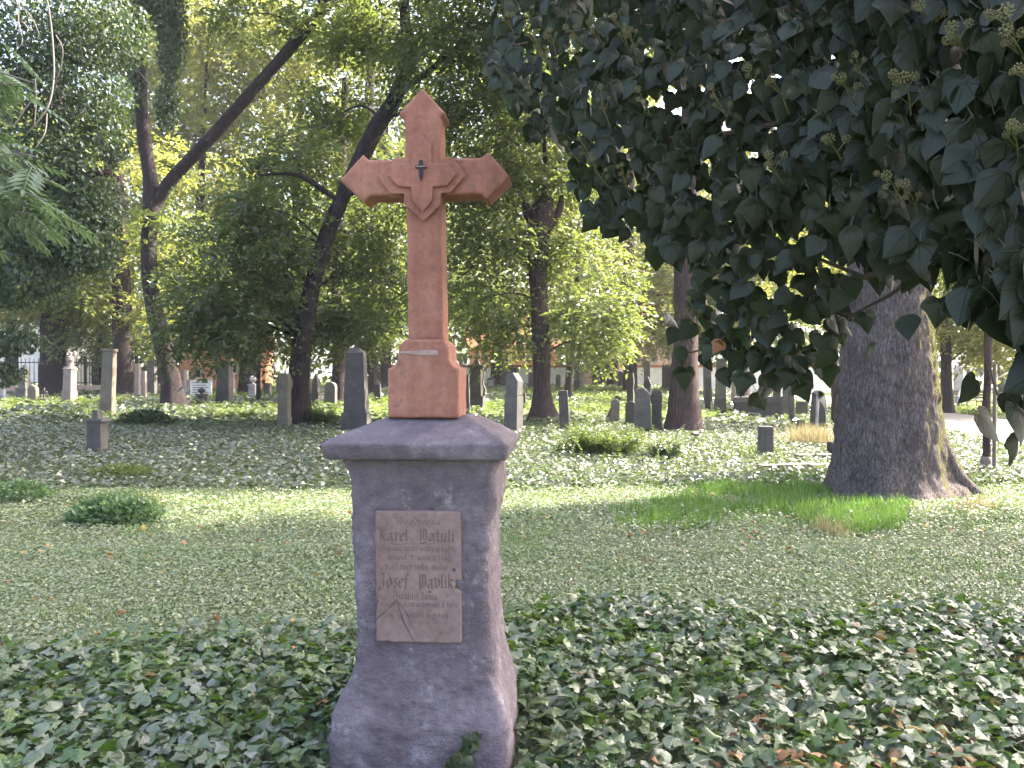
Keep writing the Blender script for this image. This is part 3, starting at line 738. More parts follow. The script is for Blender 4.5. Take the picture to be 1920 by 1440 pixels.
# far wood that closes the view
A = Acc()
wx = rng.uniform(-78, 78, 5200); wy = rng.uniform(70, 84, 5200)
wz = rng.random(5200) ** .9 * np.clip(25 + 4 * np.sin(wx * .23) + 3 * np.sin(wx * .61 + 1) - 5 * np.exp(-((wx + 29) / 5) ** 2), 12, 34)
for k in range(4):
    sel = slice(k * 1300, (k + 1) * 1300)
    P = np.stack([wx[sel], wy[sel], wz[sel] + .8], -1)
    P = np.repeat(P, 11, 0) + rng.normal(size=(1300 * 11, 3)) * [1.2, 1.0, .8]
    N = len(P); l = .95 * rng.uniform(.6, 1.2, N)
    A.add(*leaf_quads(P, rand_dir(N, -.3), np.array([0, -.3, 1.0]) + rng.normal(size=(N, 3)) * .5, l, l * .6))
tag(obj('distant_woods', *A.out(), M['leaf_mid']), 'green wood closing the view behind the cemetery walls', 'woods', kind='stuff')

# ------------------------------------------------------------------ the monument: plastered pier with a red stone cross
YP = 3.3
SC = YP / F                                             # metres per photograph pixel at the pier's front
rotP = -4.0
ocx = (793 - 960) * SC
oP = np.array([ocx, YP + .27, 0.0])
mon = empty('grave_monument', oP, 'red stone cross on a rough grey-violet plastered pier with an inscribed plate', 'gravestone', None, rotP)
def lx(px): return (px - 793.0) * SC                    # local x and z on the pier's front plane
def lz(py): return CH - (py - HZ) * SC
FY = -.27                                               # local y of the pier front
pl = [(1462, 621, 966), (1425, 622.5, 965), (1387, 626, 964), (1350, 628, 960), (1320, 636, 953), (1300, 649, 946), (1279, 660, 941), (1249, 668, 938), (1220, 672, 935), (1180, 671, 931), (1100, 668, 926), (1040, 666, 925), (1000, 664, 926), (978, 663, 929), (955, 661, 938), (900, 659, 939), (885, 656, 938), (872, 648, 944), (860, 641, 948)]
pl = np.array(pl[::-1], float)
zz = np.linspace(lz(1475), lz(858), 190)
ypx = HZ + (CH - zz) / SC
xl = (np.interp(ypx, pl[:, 0], pl[:, 1]) - 793) * SC
xr = (np.interp(ypx, pl[:, 0], pl[:, 2]) - 793) * SC
k5 = np.ones(5) / 5
pad = lambda a: np.convolve(np.pad(a, 2, 'edge'), k5, 'valid')
xl, xr = pad(xl), pad(xr)
bul = np.interp(ypx, [858, 880, 1220, 1300, 1360, 1475], [.03, 0, 0, .03, .07, .075])
nseg = 190
def ring(x0, x1, y0, y1, rad, n):
    """rounded rectangle outline, n points, counter-clockwise from above."""
    t = np.linspace(0, 1, n, endpoint=False)
    cx, cy, hx, hy = (x0 + x1) / 2, (y0 + y1) / 2, (x1 - x0) / 2, (y1 - y0) / 2
    per = 2 * (2 * hx + 2 * hy); s = t * per
    px_ = np.where(s < 2 * hx, -hx + s, np.where(s < 2 * hx + 2 * hy, hx, np.where(s < 4 * hx + 2 * hy, hx - (s - 2 * hx - 2 * hy), -hx)))
    py2 = np.where(s < 2 * hx, -hy, np.where(s < 2 * hx + 2 * hy, -hy + (s - 2 * hx), np.where(s < 4 * hx + 2 * hy, hy, hy - (s - 4 * hx - 2 * hy))))
    ix, iy = np.clip(px_, -(hx - rad), hx - rad), np.clip(py2, -(hy - rad), hy - rad)
    dx, dy = px_ - ix, py2 - iy
    l = np.hypot(dx, dy); kk = np.where((np.abs(dx) > 0) & (np.abs(dy) > 0), rad / np.maximum(l, 1e-9), 1)
    return np.stack([cx + ix + dx * kk, cy + iy + dy * kk], -1)
rows = []
for i, z in enumerate(zz):
    b = bul[i]
    rr = ring(xl[i], xr[i], FY - b * .7, .25 + b, .045, nseg)
    rows.append(np.column_stack([rr, np.full(nseg, z)]))
pvv = np.concatenate(rows)
cen = np.array([(xl.mean() + xr.mean()) / 2, 0, 0])
dirn = pvv - cen; dirn[:, 2] = 0; dirn = norm(dirn)
onp = (np.abs(pvv[:, 0] - lx(792)) < .182) & (pvv[:, 2] > lz(1209)) & (pvv[:, 2] < lz(956)) & (pvv[:, 1] < -.1)
damp = np.where(onp, .15, 1.0)
pvv = pvv + dirn * ((.007 * fbm(pvv * 7, 3, 2) + .0052 * fbm(pvv * 24, 3, 4) + .0055 * np.abs(fbm(pvv * 60, 2, 6))) * damp)[:, None]
i_ = np.arange(len(zz) - 1)[:, None] * nseg; j_ = np.arange(nseg)[None, :]; j2_ = (j_ + 1) % nseg
pf = np.stack([i_ + j_, i_ + j2_, i_ + nseg + j2_, i_ + nseg + j_], -1).reshape(-1, 4)
obj('pier', pvv, pf, M['plaster'], mon, True, None, True)
# cap slab with a sloping top
cz = [(862, .0, .012), (858, 1.5, .0), (846, 2.5, 0), (836, 3.5, 0), (830, 3.5, .0), (829, 1.0, .004)]
xl0, xr0 = lx(615), lx(960)
prof_c = [(lz(861), .012), (lz(858), .003), (lz(847), .0), (lz(836), -.006), (lz(831.5), -.006), (lz(829), .004)]
tz = 1.418
for t in np.linspace(.05, 1, 26):
    prof_c.append((lz(829) + (tz - lz(829)) * t ** .86, .004 + .205 * t))
rows = []
for z, ins in prof_c:
    rr = ring(xl0 + ins * 1.22, xr0 - ins * .92 + .004, -.325 + ins, .31 - ins, .022, 220)
    rows.append(np.column_stack([rr, np.full(220, z)]))
cv = np.concatenate(rows)
cd = cv - np.array([0, 0, 1.1]); cd = norm(cd)
cv = cv + cd * (.0038 * fbm(cv * 16, 3, 12) + .0022 * np.abs(fbm(cv * 80, 2, 14)) + .003 * fbm(cv * 5, 2, 15))[:, None]
nr = len(prof_c)
i_ = np.arange(nr - 1)[:, None] * 220; j_ = np.arange(220)[None, :]; j2_ = (j_ + 1) % 220
cf = np.stack([i_ + j_, i_ + j2_, i_ + 220 + j2_, i_ + 220 + j_], -1).reshape(-1, 4)
c_f = [tuple(x) for x in cf] + [tuple(range(219, -1, -1)), tuple(range((nr - 1) * 220, nr * 220))]
obj('cap', cv, c_f, M['plaster'], mon, True, None, True)

# the cross: outlines traced in its own plane, 0.2 m behind the pier front
YC2 = 3.445
S2 = YC2 / F
CY = YC2 - oP[1]                                       # local y of the cross front
def cx2(px): return (px - 793.0) * S2 + (793 - 960) * (S2 - SC) + .009
def cz2(py): return CH - (py - HZ) * S2
def prism(outline, y0, y1, bev):
    """extruded outline with a bevelled front edge; outline counter-clockwise seen from the front."""
    P = np.array(outline, float); n = len(P)
    e = np.roll(P, -1, 0) - P; e = norm(e)
    nrm2 = np.stack([e[:, 1], -e[:, 0]], -1)
    mit = nrm2 + np.roll(nrm2, 1, 0); mit = mit / np.maximum((np.linalg.norm(mit, axis=1, keepdims=True) ** 2) / 2, .3)
    ins = P - mit * bev
    v = np.concatenate([np.column_stack([ins[:, 0], np.full(n, y0), ins[:, 1]]), np.column_stack([P[:, 0], np.full(n, y0 + bev), P[:, 1]]), np.column_stack([P[:, 0], np.full(n, y1), P[:, 1]])])
    f = [tuple(range(n)), tuple(range(3 * n - 1, 2 * n - 1, -1))]
    for L_ in (0, 1):
        for i in range(n):
            j = (i + 1) % n
            f.append((L_ * n + i, (L_ + 1) * n + i, (L_ + 1) * n + j, L_ * n + j))
    return v, f
def remeshed(name, vf, mat, parent, vox, amp, sc_, seed=0, soft=2):
    o = obj(name, vf[0], vf[1], mat, parent, True, None, True)
    md = o.modifiers.new('r', 'REMESH'); md.mode = 'VOXEL'; md.voxel_size = vox
    dg = bpy.context.evaluated_depsgraph_get()
    me = bpy.data.meshes.new_from_object(o.evaluated_get(dg))
    o.modifiers.clear(); old = o.data; o.data = me; bpy.data.meshes.remove(old)
    me.materials.clear(); me.materials.append(mat)
    n = len(me.vertices)
    co = np.empty(n * 3, np.float32); me.vertices.foreach_get('co', co); co = co.reshape(-1, 3).astype(float)
    no = np.empty(n * 3, np.float32); me.vertex_normals.foreach_get('vector', no); no = no.reshape(-1, 3).astype(float)
    ed = np.empty(len(me.edges) * 2, np.int32); me.edges.foreach_get('vertices', ed); ed = ed.reshape(-1, 2)
    for _ in range(soft):
        acc = np.zeros_like(co); cnt = np.zeros(n)
        np.add.at(acc, ed[:, 0], co[ed[:, 1]]); np.add.at(acc, ed[:, 1], co[ed[:, 0]])
        np.add.at(cnt, ed[:, 0], 1); np.add.at(cnt, ed[:, 1], 1)
        co = co * .5 + .5 * acc / np.maximum(cnt, 1)[:, None]
    nz = fbm(co * sc_, 3, seed) * amp + fbm(co * sc_ * 5, 2, seed + 3) * amp * .35
    chip = np.clip(fbm(co * sc_ * 1.6, 3, seed + 7) - .75, 0, 1) * amp * 5
    co = co + no * (nz - chip)[:, None]
    me.vertices.foreach_set('co', co.astype(np.float32).ravel())
    me.polygons.foreach_set('use_smooth', np.ones(len(me.polygons), bool))
    me.update()
    return o
base_o = [(730, 783), (872 - 8, 783), (864, 691), (856, 689), (849, 682), (845, 673), (844, 649), (833, 637), (764, 637), (750, 650), (750, 671), (746, 681), (739, 688), (730, 691)]
cross_o = [(765, 640), (832, 640), (830, 540), (827, 367), (902, 366), (914, 377), (957, 335), (915, 287), (904, 298), (826, 298.5), (825.5, 222), (836, 214), (792, 166), (747, 213.5), (758, 222), (760, 299), (690, 299), (679, 288), (634, 336), (681, 379), (693, 367), (762, 367.5), (762.5, 540)]
tov = lambda pts: [(cx2(x), cz2(y)) for x, y in pts]
remeshed('cross_base', prism(tov(base_o), CY - .05, CY + .20, .008), M['sandstone'], mon, .006, .0016, 14, 3)
remeshed('cross_shaft', prism(tov(cross_o), CY, CY + .15, .008), M['sandstone'], mon, .006, .0010, 16, 5, 1)
pl_o = [(796, 411), (764, 384), (763, 361), (736, 361), (715, 333), (744, 304), (765, 303), (766, 279), (793, 252.5), (822, 279), (822, 303), (848, 304), (869, 333), (845, 360), (824, 361), (824, 384)]
pl_i = [(795, 398), (778, 379), (776, 352), (751, 351), (733, 332), (748, 314), (776, 314), (778, 279), (793, 265), (809, 279), (810, 314), (838, 314), (855, 332), (839, 351), (812, 352), (811, 379)]
remeshed('raised_panel', prism(tov(pl_o), CY - .019, CY + .012, .012), M['sandstone'], mon, .0035, .0005, 20, 8, 1)
remeshed('inner_panel', prism(tov(pl_i), CY - .033, CY + .0, .009), M['sandstone'], mon, .003, .0005, 20, 9, 1)
em = [(793, 344), (790.5, 336), (790, 322), (783, 321), (783, 317), (790, 316), (790, 307), (796, 307), (796, 316), (803, 317), (803, 321), (796, 322), (795.5, 336)]
obj('crucifix', *prism(tov(em), CY - .040, CY - .0325, .0015), M['iron'], mon, False, None, True)
obj('crucifix_arm', *prism(tov([(784, 319), (803, 319), (803, 317), (784, 317)]), CY - .0435, CY - .0403, .001), M['pale_mortar'], mon, False, None, True)
remeshed('mortar_patch', prism(tov([(789, 668), (825, 667), (826, 658), (806, 656), (788, 658), (756, 659), (752, 663), (770, 665)]), CY - .0535, CY - .045, .002), M['pale_mortar'], mon, .003, .001, 40, 4, 1)

# inscribed plate
plo = [(712, 1206), (727, 1206.5), (733, 1204), (740, 1207), (872, 1207), (875.5, 1203), (875, 1108), (868, 1106), (865, 1097), (862, 1091), (866, 1087), (875, 1088), (874, 962), (871, 957), (712, 958.5), (710, 962)]
PF = FY - .012
remeshed('plate', prism([(lx(x), lz(y)) for x, y in plo], PF, FY + .03, .006), M['plate'], mon, .0046, .00035, 24, 6, 1)
MIN = lambda x: [(x - .12, .86), (x, 1.0), (x, .14), (x + .13, .02)]
GL = {
 'a': (.85, [MIN(.55), [(.1, .78), (.27, .97), (.55, .8)], [(.55, .52), (.14, .38), (.12, .14), (.25, .0), (.5, .2)]]),
 'b': (.82, [[(.12, 1.55), (.12, .1), (.3, 0), (.58, .18), (.58, .8), (.4, 1), (.12, .75)]]),
 'c': (.70, [[(.6, .85), (.4, 1), (.12, .8), (.12, .15), (.32, 0), (.6, .18)]]),
 'd': (.82, [[(.05, 1.5), (.35, 1.3), (.6, .9), (.6, .15), (.35, 0), (.12, .15), (.12, .75), (.4, .98)]]),
 'e': (.70, [[(.12, .5), (.55, .68), (.5, .9), (.35, 1), (.12, .8), (.12, .15), (.32, 0), (.6, .2)]]),
 'f': (.52, [[(.52, 1.38), (.35, 1.55), (.2, 1.35), (.2, -.1)], [(.02, .95), (.45, .95)]]),
 'h': (.80, [[(.12, 1.55), (.12, 0)], [(.12, .75), (.4, 1), (.58, .85), (.58, .1), (.45, -.25)]]),
 'i': (.42, [MIN(.15), [(.14, 1.32), (.22, 1.24)]]), 'j': (.42, [[(.03, .86), (.15, 1), (.15, -.2), (0, -.4)], [(.14, 1.32), (.22, 1.24)]]),
 'k': (.74, [[(.12, 1.55), (.12, 0)], [(.12, .6), (.35, 1.0), (.52, .85), (.15, .55)], [(.2, .55), (.56, 0)]]),
 'l': (.42, [[(.12, 1.5), (.12, .14), (.25, .02)]]), 'm': (1.26, [MIN(.15), MIN(.55), MIN(.95), [(.15, .78), (.42, 1)], [(.55, .78), (.82, 1)]]),
 'n': (.85, [MIN(.15), MIN(.55), [(.15, .78), (.42, 1)]]), 'o': (.80, [[(.35, 1), (.12, .8), (.12, .2), (.35, 0), (.58, .2), (.58, .8), (.35, 1)]]),
 'p': (.82, [[(.12, 1.05), (.12, -.45)], [(.12, .8), (.38, 1), (.58, .82), (.58, .2), (.35, 0), (.12, .15)]]),
 'r': (.60, [MIN(.15), [(.15, .75), (.4, 1), (.52, .86)]]), 's': (.65, [[(.52, .9), (.3, 1), (.12, .75), (.5, .38), (.45, .12), (.25, 0), (.08, .12)]]),
 't': (.52, [[(.17, 1.3), (.17, .14), (.32, 0)], [(0, .95), (.42, .95)]]), 'u': (.85, [MIN(.15), MIN(.55), [(.2, .05), (.52, .28)]]),
 'v': (.80, [[(.05, 1.15), (.15, .9), (.15, .15), (.35, 0), (.58, .2), (.58, .8), (.4, 1)]]), 'y': (.85, [MIN(.15), [(.5, 1), (.56, .1), (.3, -.42)], [(.2, .05), (.5, .28)]]),
 'z': (.62, [[(.08, .95), (.5, .95), (.1, .5), (.45, .42), (.4, 0), (.1, -.2)]]),
 'K': (1.05, [[(.3, 1.5), (.3, .1), (.1, 0)], [(.05, 1.4), (.2, 1.6), (.5, 1.5)], [(.3, .85), (.6, 1.4), (.85, 1.3)], [(.4, .85), (.75, .1), (1.0, 0)]]),
 'N': (1.2, [[(.1, 1.3), (.3, 1.5), (.3, .1), (.05, -.1)], [(.3, 1.3), (.6, 1.5), (.92, 1.3), (.92, .2), (.6, -.35), (.2, -.25)], [(.6, 1.4), (.6, .2)]]),
 'J': (.85, [[(.05, 1.35), (.3, 1.55), (.65, 1.4), (.5, 1.2), (.5, 0), (.3, -.3), (.0, -.1)]]),
 'P': (1.15, [[(.3, 1.5), (.3, -.3)], [(.05, 1.2), (.3, 1.5)], [(.3, 1.3), (.65, 1.5), (.95, 1.3), (.95, .2), (.65, 0), (.4, .15)], [(.62, 1.4), (.62, .2)]]),
 'Z': (.8, [[(.1, 1.4), (.6, 1.5), (.2, .8), (.6, .7), (.55, .1), (.1, 0)]]),
 '1': (.5, [[(.1, 1.1), (.25, 1.4), (.25, 0)]]), '8': (.75, [[(.35, .75), (.12, 1.1), (.35, 1.4), (.58, 1.1), (.12, .35), (.35, 0), (.6, .35), (.35, .75)]]),
 '6': (.75, [[(.55, 1.4), (.15, .8), (.15, .2), (.35, 0), (.58, .25), (.5, .65), (.2, .6)]]), '2': (.7, [[(.1, 1.1), (.3, 1.4), (.52, 1.1), (.1, 0), (.6, .05)]]), '9': (.7, [[(.55, .9), (.3, .7), (.12, 1.0), (.3, 1.35), (.55, 1.1), (.4, 0)]]),
 '.': (.3, [[(.08, .08), (.14, .02)]]), ' ': (.55, []),
}
def blackletter(s, pxc, pyb, xh, width_px, nib=.105):
    adv = sum(GL[c][0] for c in s); sx = width_px / adv; x0 = pxc - width_px / 2
    A = Acc(); cnt = 0
    nx_, nz_ = nib * math.cos(R(42)), nib * math.sin(R(42))
    for c in s + ' ':
        if c == ' ' and A.n:
            obj('lettering', *A.out(), M['engraved'], mon, False, None, True); A = Acc()
        wdt, strokes = GL[c]
        for st in strokes:
            for (ax, az), (bx, bz) in zip(st[:-1], st[1:]):
                cnt += 1
                y = PF - .0006 - .00002 * (cnt % 17)
                q = [(ax - nx_, az - nz_), (bx - nx_, bz - nz_), (bx + nx_, bz + nz_), (ax + nx_, az + nz_)]
                A.add([(lx(x0 + p[0] * sx), y, lz(pyb - p[1] * xh)) for p in q], np.array([[0, 1, 2, 3]]))
        x0 += wdt * sx
for args in [('Zde odpociva', 793, 983, 8, 84), ('Karel  Natuli', 790, 1014, 15, 146, .125), ('narozeny mistr malir a kupec', 792, 1033, 7, 148), ('zemrel 9. unora 1862', 795, 1050, 7.5, 122), ('v 62 roce veku sveho', 790, 1068, 8, 118),
             ('Josef  Pavlik', 790, 1102, 17, 142, .125), ('majitel domu', 793, 1124, 9, 74), ('a mesta nasi milovani v boze', 795, 1138, 7, 150), ('jak on usnul v panu', 790, 1158, 7.5, 122)]:
    blackletter(*args)
# flourishes, cracks and chips
def ribbon(pts, wd, mat, name, y=PF - .0009):
    P = np.array([(lx(x), lz(z)) for x, z in pts]); t = norm(np.gradient(P, axis=0)); nn = np.stack([-t[:, 1], t[:, 0]], -1)
    ww = wd * SC * (1 + .5 * np.sin(np.arange(len(P)) * 2.3))
    v = np.concatenate([np.column_stack([P[:, 0] + nn[:, 0] * ww, np.full(len(P), y), P[:, 1] + nn[:, 1] * ww]), np.column_stack([P[:, 0] - nn[:, 0] * ww, np.full(len(P), y), P[:, 1] - nn[:, 1] * ww])])
    n = len(P)
    obj(name, v, np.array([[i, i + 1, n + i + 1, n + i] for i in range(n - 1)]), mat, mon, False, None, True)
ribbon([(738, 1017), (748, 1021), (762, 1021), (775, 1018)], .5, M['engraved'], 'flourish')
ribbon([(803, 1016), (812, 1020), (828, 1017), (846, 1014)], .6, M['engraved'], 'flourish', PF - .0010)
ribbon([(712, 1164), (722, 1155), (735, 1144), (748, 1130), (752, 1124), (757, 1142), (764, 1164), (775, 1184), (786, 1204)], .9, M['crack'], 'crack', PF - .0012)
ribbon([(735, 1074), (742, 1088), (748, 1106), (755, 1120)], .45, M['crack'], 'crack', PF - .0013)
ribbon([(757, 1128), (772, 1152), (789, 1190)], .4, M['crack'], 'crack', PF - .0014)
ribbon([(712, 1150), (715, 1130), (714, 1115), (721, 1100)], .7, M['crack'], 'crack', PF - .0015)
for px, py, r_ in [(861, 1067, 3.4), (867, 1098, 4.5), (836, 1187, 1.6), (815, 1109, 2.2)]:
    th = np.linspace(0, 2 * math.pi, 9, endpoint=False)
    rr = r_ * (1 + .3 * np.sin(th * 3 + px))
    obj('chip', [(lx(px + r * math.cos(t)), PF - .0016, lz(py + r * math.sin(t))) for r, t in zip(rr, th)], [tuple(range(8, -1, -1))], M['crack'], mon, False, None, True)

# ------------------------------------------------------------------ ivy leaf shapes
def ivy_leaf(outline, lobes_fold=.22, curl=.14, stalk=.45, seed=0):
    """leaf of unit length: base at the origin, tip along -Z, upper side towards -Y; with its stalk."""
    r_ = random.Random(seed)
    o = np.array(outline, float)
    V, UV, Fc = [], [], []
    for sg in (-1, 1):
        for i, (x, y) in enumerate(o):
            V.append((sg * x, y)); UV.append((sg * x, y))
    n = len(o)
    mids = np.linspace(0, 1, 5)
    m0 = len(V)
    for t in mids: V.append((0, t)); UV.append((0, t))
    ai = [min(range(5), key=lambda k: abs(mids[k] - np.clip(y, 0, 1) * .95)) for x, y in o]
    for s_ in (0, 1):
        of = s_ * n
        for i in range(n - 1):
            a_, b_ = of + i, of + i + 1
            ma, mb = m0 + ai[i], m0 + ai[i + 1]
            tris = [(a_, b_, ma)] + ([(b_, mb, ma)] if ma != mb else [])
            for t in tris:
                Fc.append(t if s_ == 1 else t[::-1])
    V = np.array(V); x, y = V[:, 0], V[:, 1]
    lift = -lobes_fold * np.abs(x) + .35 * lobes_fold * np.sin(7 * y + seed) * np.abs(x)
    P = np.stack([x, -(lift) + curl * y * y + .03 * np.sin(5 * x + seed), -y], -1)
    ns = len(P)
    st = np.array([(-.014, 0, 0), (.014, 0, 0), (.012, .12 * stalk, stalk * .55), (-.012, .12 * stalk, stalk * .55), (.01, .45 * stalk, stalk), (-.01, .45 * stalk, stalk)])
    P = np.vstack([P, st]); UV = np.vstack([np.array(UV), np.zeros((6, 2))])
    F3 = [t for t in Fc] + [(ns, ns + 1, ns + 2), (ns, ns + 2, ns + 3), (ns + 3, ns + 2, ns + 4), (ns + 3, ns + 4, ns + 5)]
    return P, np.array(F3), UV
OV = [(0, .0), (.16, -.10), (.34, -.07), (.46, .08), (.49, .26), (.42, .46), (.29, .66), (.13, .86), (0, 1.02)]
RH = [(0, .0), (.14, -.03), (.30, .06), (.42, .22), (.40, .40), (.31, .58), (.19, .78), (.08, .94), (0, 1.05)]
L3 = [(0, .02), (.17, -.10), (.36, -.06), (.50, .12), (.56, .32), (.37, .46), (.25, .64), (.12, .85), (0, 1.03)]
L5 = [(0, .03), (.15, -.17), (.34, -.20), (.33, -.02), (.62, .20), (.34, .38), (.26, .56), (.12, .82), (0, 1.0)]
big_shapes = [ivy_leaf(OV, .20, .16, .5, 1), ivy_leaf(RH, .16, .10, .5, 2), ivy_leaf(L3, .24, .18, .5, 3), ivy_leaf(OV, .30, .05, .5, 4), ivy_leaf(L3, .12, .22, .5, 5), ivy_leaf(RH, .28, .2, .5, 6)]
def place_shapes(shapes, idx, pos, rot, sc_):
    """many leaves in one mesh: rot (n,3,3), columns are the leaf's axes."""
    Vs, Fs, Us, n0 = [], [], [], 0
    for k, (P, Fc, UV) in enumerate(shapes):
        s_ = np.where(idx == k)[0]
        if len(s_) == 0: continue
        v = np.einsum('nij,pj->npi', rot[s_], P) * sc_[s_][:, None, None] + pos[s_][:, None, :]
        Vs.append(v.reshape(-1, 3)); Us.append(np.tile(UV, (len(s_), 1)))
        Fs.append((Fc[None] + (np.arange(len(s_)) * len(P))[:, None, None] + n0).reshape(-1, 3)); n0 += len(s_) * len(P)
    return np.concatenate(Vs), np.concatenate(Fs), np.concatenate(Us)
def frames(face, tip):
    """axes from the direction the upper side faces and the direction of the tip."""
    tip = norm(tip); y = -norm(face - tip * (face * tip).sum(-1, keepdims=True))
    x = np.cross(y, -tip)
    return np.stack([x, y, -tip], -1)

# ------------------------------------------------------------------ the ivy bough in front, upper right
def inpoly(px, py, poly):
    poly = np.array(poly, float); c = np.zeros(len(px), bool)
    x1, y1 = poly[:, 0], poly[:, 1]; x2, y2 = np.roll(x1, -1), np.roll(y1, -1)
    for a1, b1, a2, b2 in zip(x1, y1, x2, y2):
        c ^= ((b1 > py) != (b2 > py)) & (px < (a2 - a1) * (py - b1) / (b2 - b1 + 1e-9) + a1)
    return c
POLY_D = [(925, -260), (925, 60), (905, 120), (945, 170), (985, 235), (1010, 262), (1060, 262), (1085, 315), (1070, 350), (1090, 400), (1135, 425), (1195, 432), (1235, 470), (1290, 482), (1335, 492), (1395, 440), (1470, 415), (1530, 400), (1590, 480), (1660, 490), (1720, 500), (1770, 470), (1830, 490), (2060, 540), (2060, -260)]
POLY_S = [(1290, 450), (1400, 430), (1560, 440), (1600, 520), (1575, 600), (1560, 690), (1510, 730), (1450, 720), (1350, 660), (1300, 610), (1285, 560)]
POLY_R = [(1760, 460), (2060, 460), (2060, 760), (1935, 690), (1890, 610), (1820, 560)]
def ivy_depth(px, py):
    d = np.interp(px, [900, 1150, 1450, 1750, 1920, 2060], [3.25, 2.95, 2.45, 1.98, 1.75, 1.65])
    return d + .30 * sstep(420, 640, py) * (np.asarray(px) < 1720)
def sample_poly(poly, n):
    p = np.array(poly); out = []
    while sum(len(o) for o in out) < n:
        q = np.column_stack([rng.uniform(p[:, 0].min(), p[:, 0].max(), n * 2), rng.uniform(p[:, 1].min(), p[:, 1].max(), n * 2)])
        out.append(q[inpoly(q[:, 0], q[:, 1], poly)])
    return np.concatenate(out)[:n]
qd, qs, qr = sample_poly(POLY_D, 4000), sample_poly(POLY_S, 175), sample_poly(POLY_R, 120)
solo = np.array([(1622, 585), (1640, 645), (1832, 712), (1838, 775), (1885, 735), (1908, 762), (1912, 815), (1395, 700), (1420, 735), (1270, 615), (1275, 650), (1300, 605), (1312, 665), (1285, 690), (1335, 640), (1500, 720), (1540, 735), (1700, 590), (1760, 560), (1480, 690), (1352, 690), (1450, 655), (1250, 590), (1790, 560)], float)
q = np.vstack([qd, qs, qr, solo])
n1, n2, n3, n4 = len(qd), len(qs), len(qr), len(solo)
extra = np.concatenate([np.where(rng.random(n1) < .62, .02 + rng.exponential(.34, n1), rng.uniform(.5, 1.25, n1)), rng.exponential(.16, n2), rng.exponential(.12, n3), np.zeros(n4)])
extra = np.minimum(extra, 1.35)
dep = ivy_depth(q[:, 0], q[:, 1]) + extra
pos = np.stack([(q[:, 0] - 960) / F * dep, dep, CH - (q[:, 1] - HZ) / F * dep], -1)
N = len(q)
face = np.array([-.1, -1.0, .30]) + rng.normal(size=(N, 3)) * [.75, .3, .55]
tipd = np.stack([rng.normal(size=N) * .55, rng.normal(size=N) * .25 - .1, np.full(N, -1.0)], -1)
sizes = rng.uniform(.058, .092, N) * np.interp(q[:, 0], [950, 1500, 1920], [.86, .98, 1.28]) * np.where(extra > .6, 1.35, 1.0)
sizes[-n4:] = rng.uniform(.066, .09, n4)
idx = rng.integers(0, len(big_shapes), N)
rot = frames(face, tipd)
bI = np.array([3.0, 2.6, TH(3.0, 2.6)])
ivy = empty('ivy_bush', bI, 'large dark ivy bough with flower heads overhanging from the upper right', 'ivy')
vis = (q[:, 0] < 1960) & (q[:, 1] > -30)
score = np.where(vis, extra / (sizes / .075), 9.0)
order = np.argsort(score)
front = np.zeros(N, bool); front[order[:292]] = True; front[-n4:] = True
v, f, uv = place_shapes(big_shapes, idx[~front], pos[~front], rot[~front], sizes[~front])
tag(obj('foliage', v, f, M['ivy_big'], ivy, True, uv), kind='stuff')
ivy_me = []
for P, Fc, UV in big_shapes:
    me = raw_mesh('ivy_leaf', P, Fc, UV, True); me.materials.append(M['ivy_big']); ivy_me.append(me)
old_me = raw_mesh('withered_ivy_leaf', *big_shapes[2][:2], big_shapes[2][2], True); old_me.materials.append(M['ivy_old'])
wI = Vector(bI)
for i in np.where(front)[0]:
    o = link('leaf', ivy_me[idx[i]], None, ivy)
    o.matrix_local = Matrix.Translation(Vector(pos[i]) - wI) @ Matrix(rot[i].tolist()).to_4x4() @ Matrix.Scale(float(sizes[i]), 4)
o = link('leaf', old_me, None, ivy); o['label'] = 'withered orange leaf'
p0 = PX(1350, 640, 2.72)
o.matrix_local = Matrix.Translation(Vector(p0) - wI) @ Matrix(frames(np.array([[-.4, -1, .3]]), np.array([[-.5, 0, -.8]]))[0].tolist()).to_4x4() @ Matrix.Scale(.05, 4)
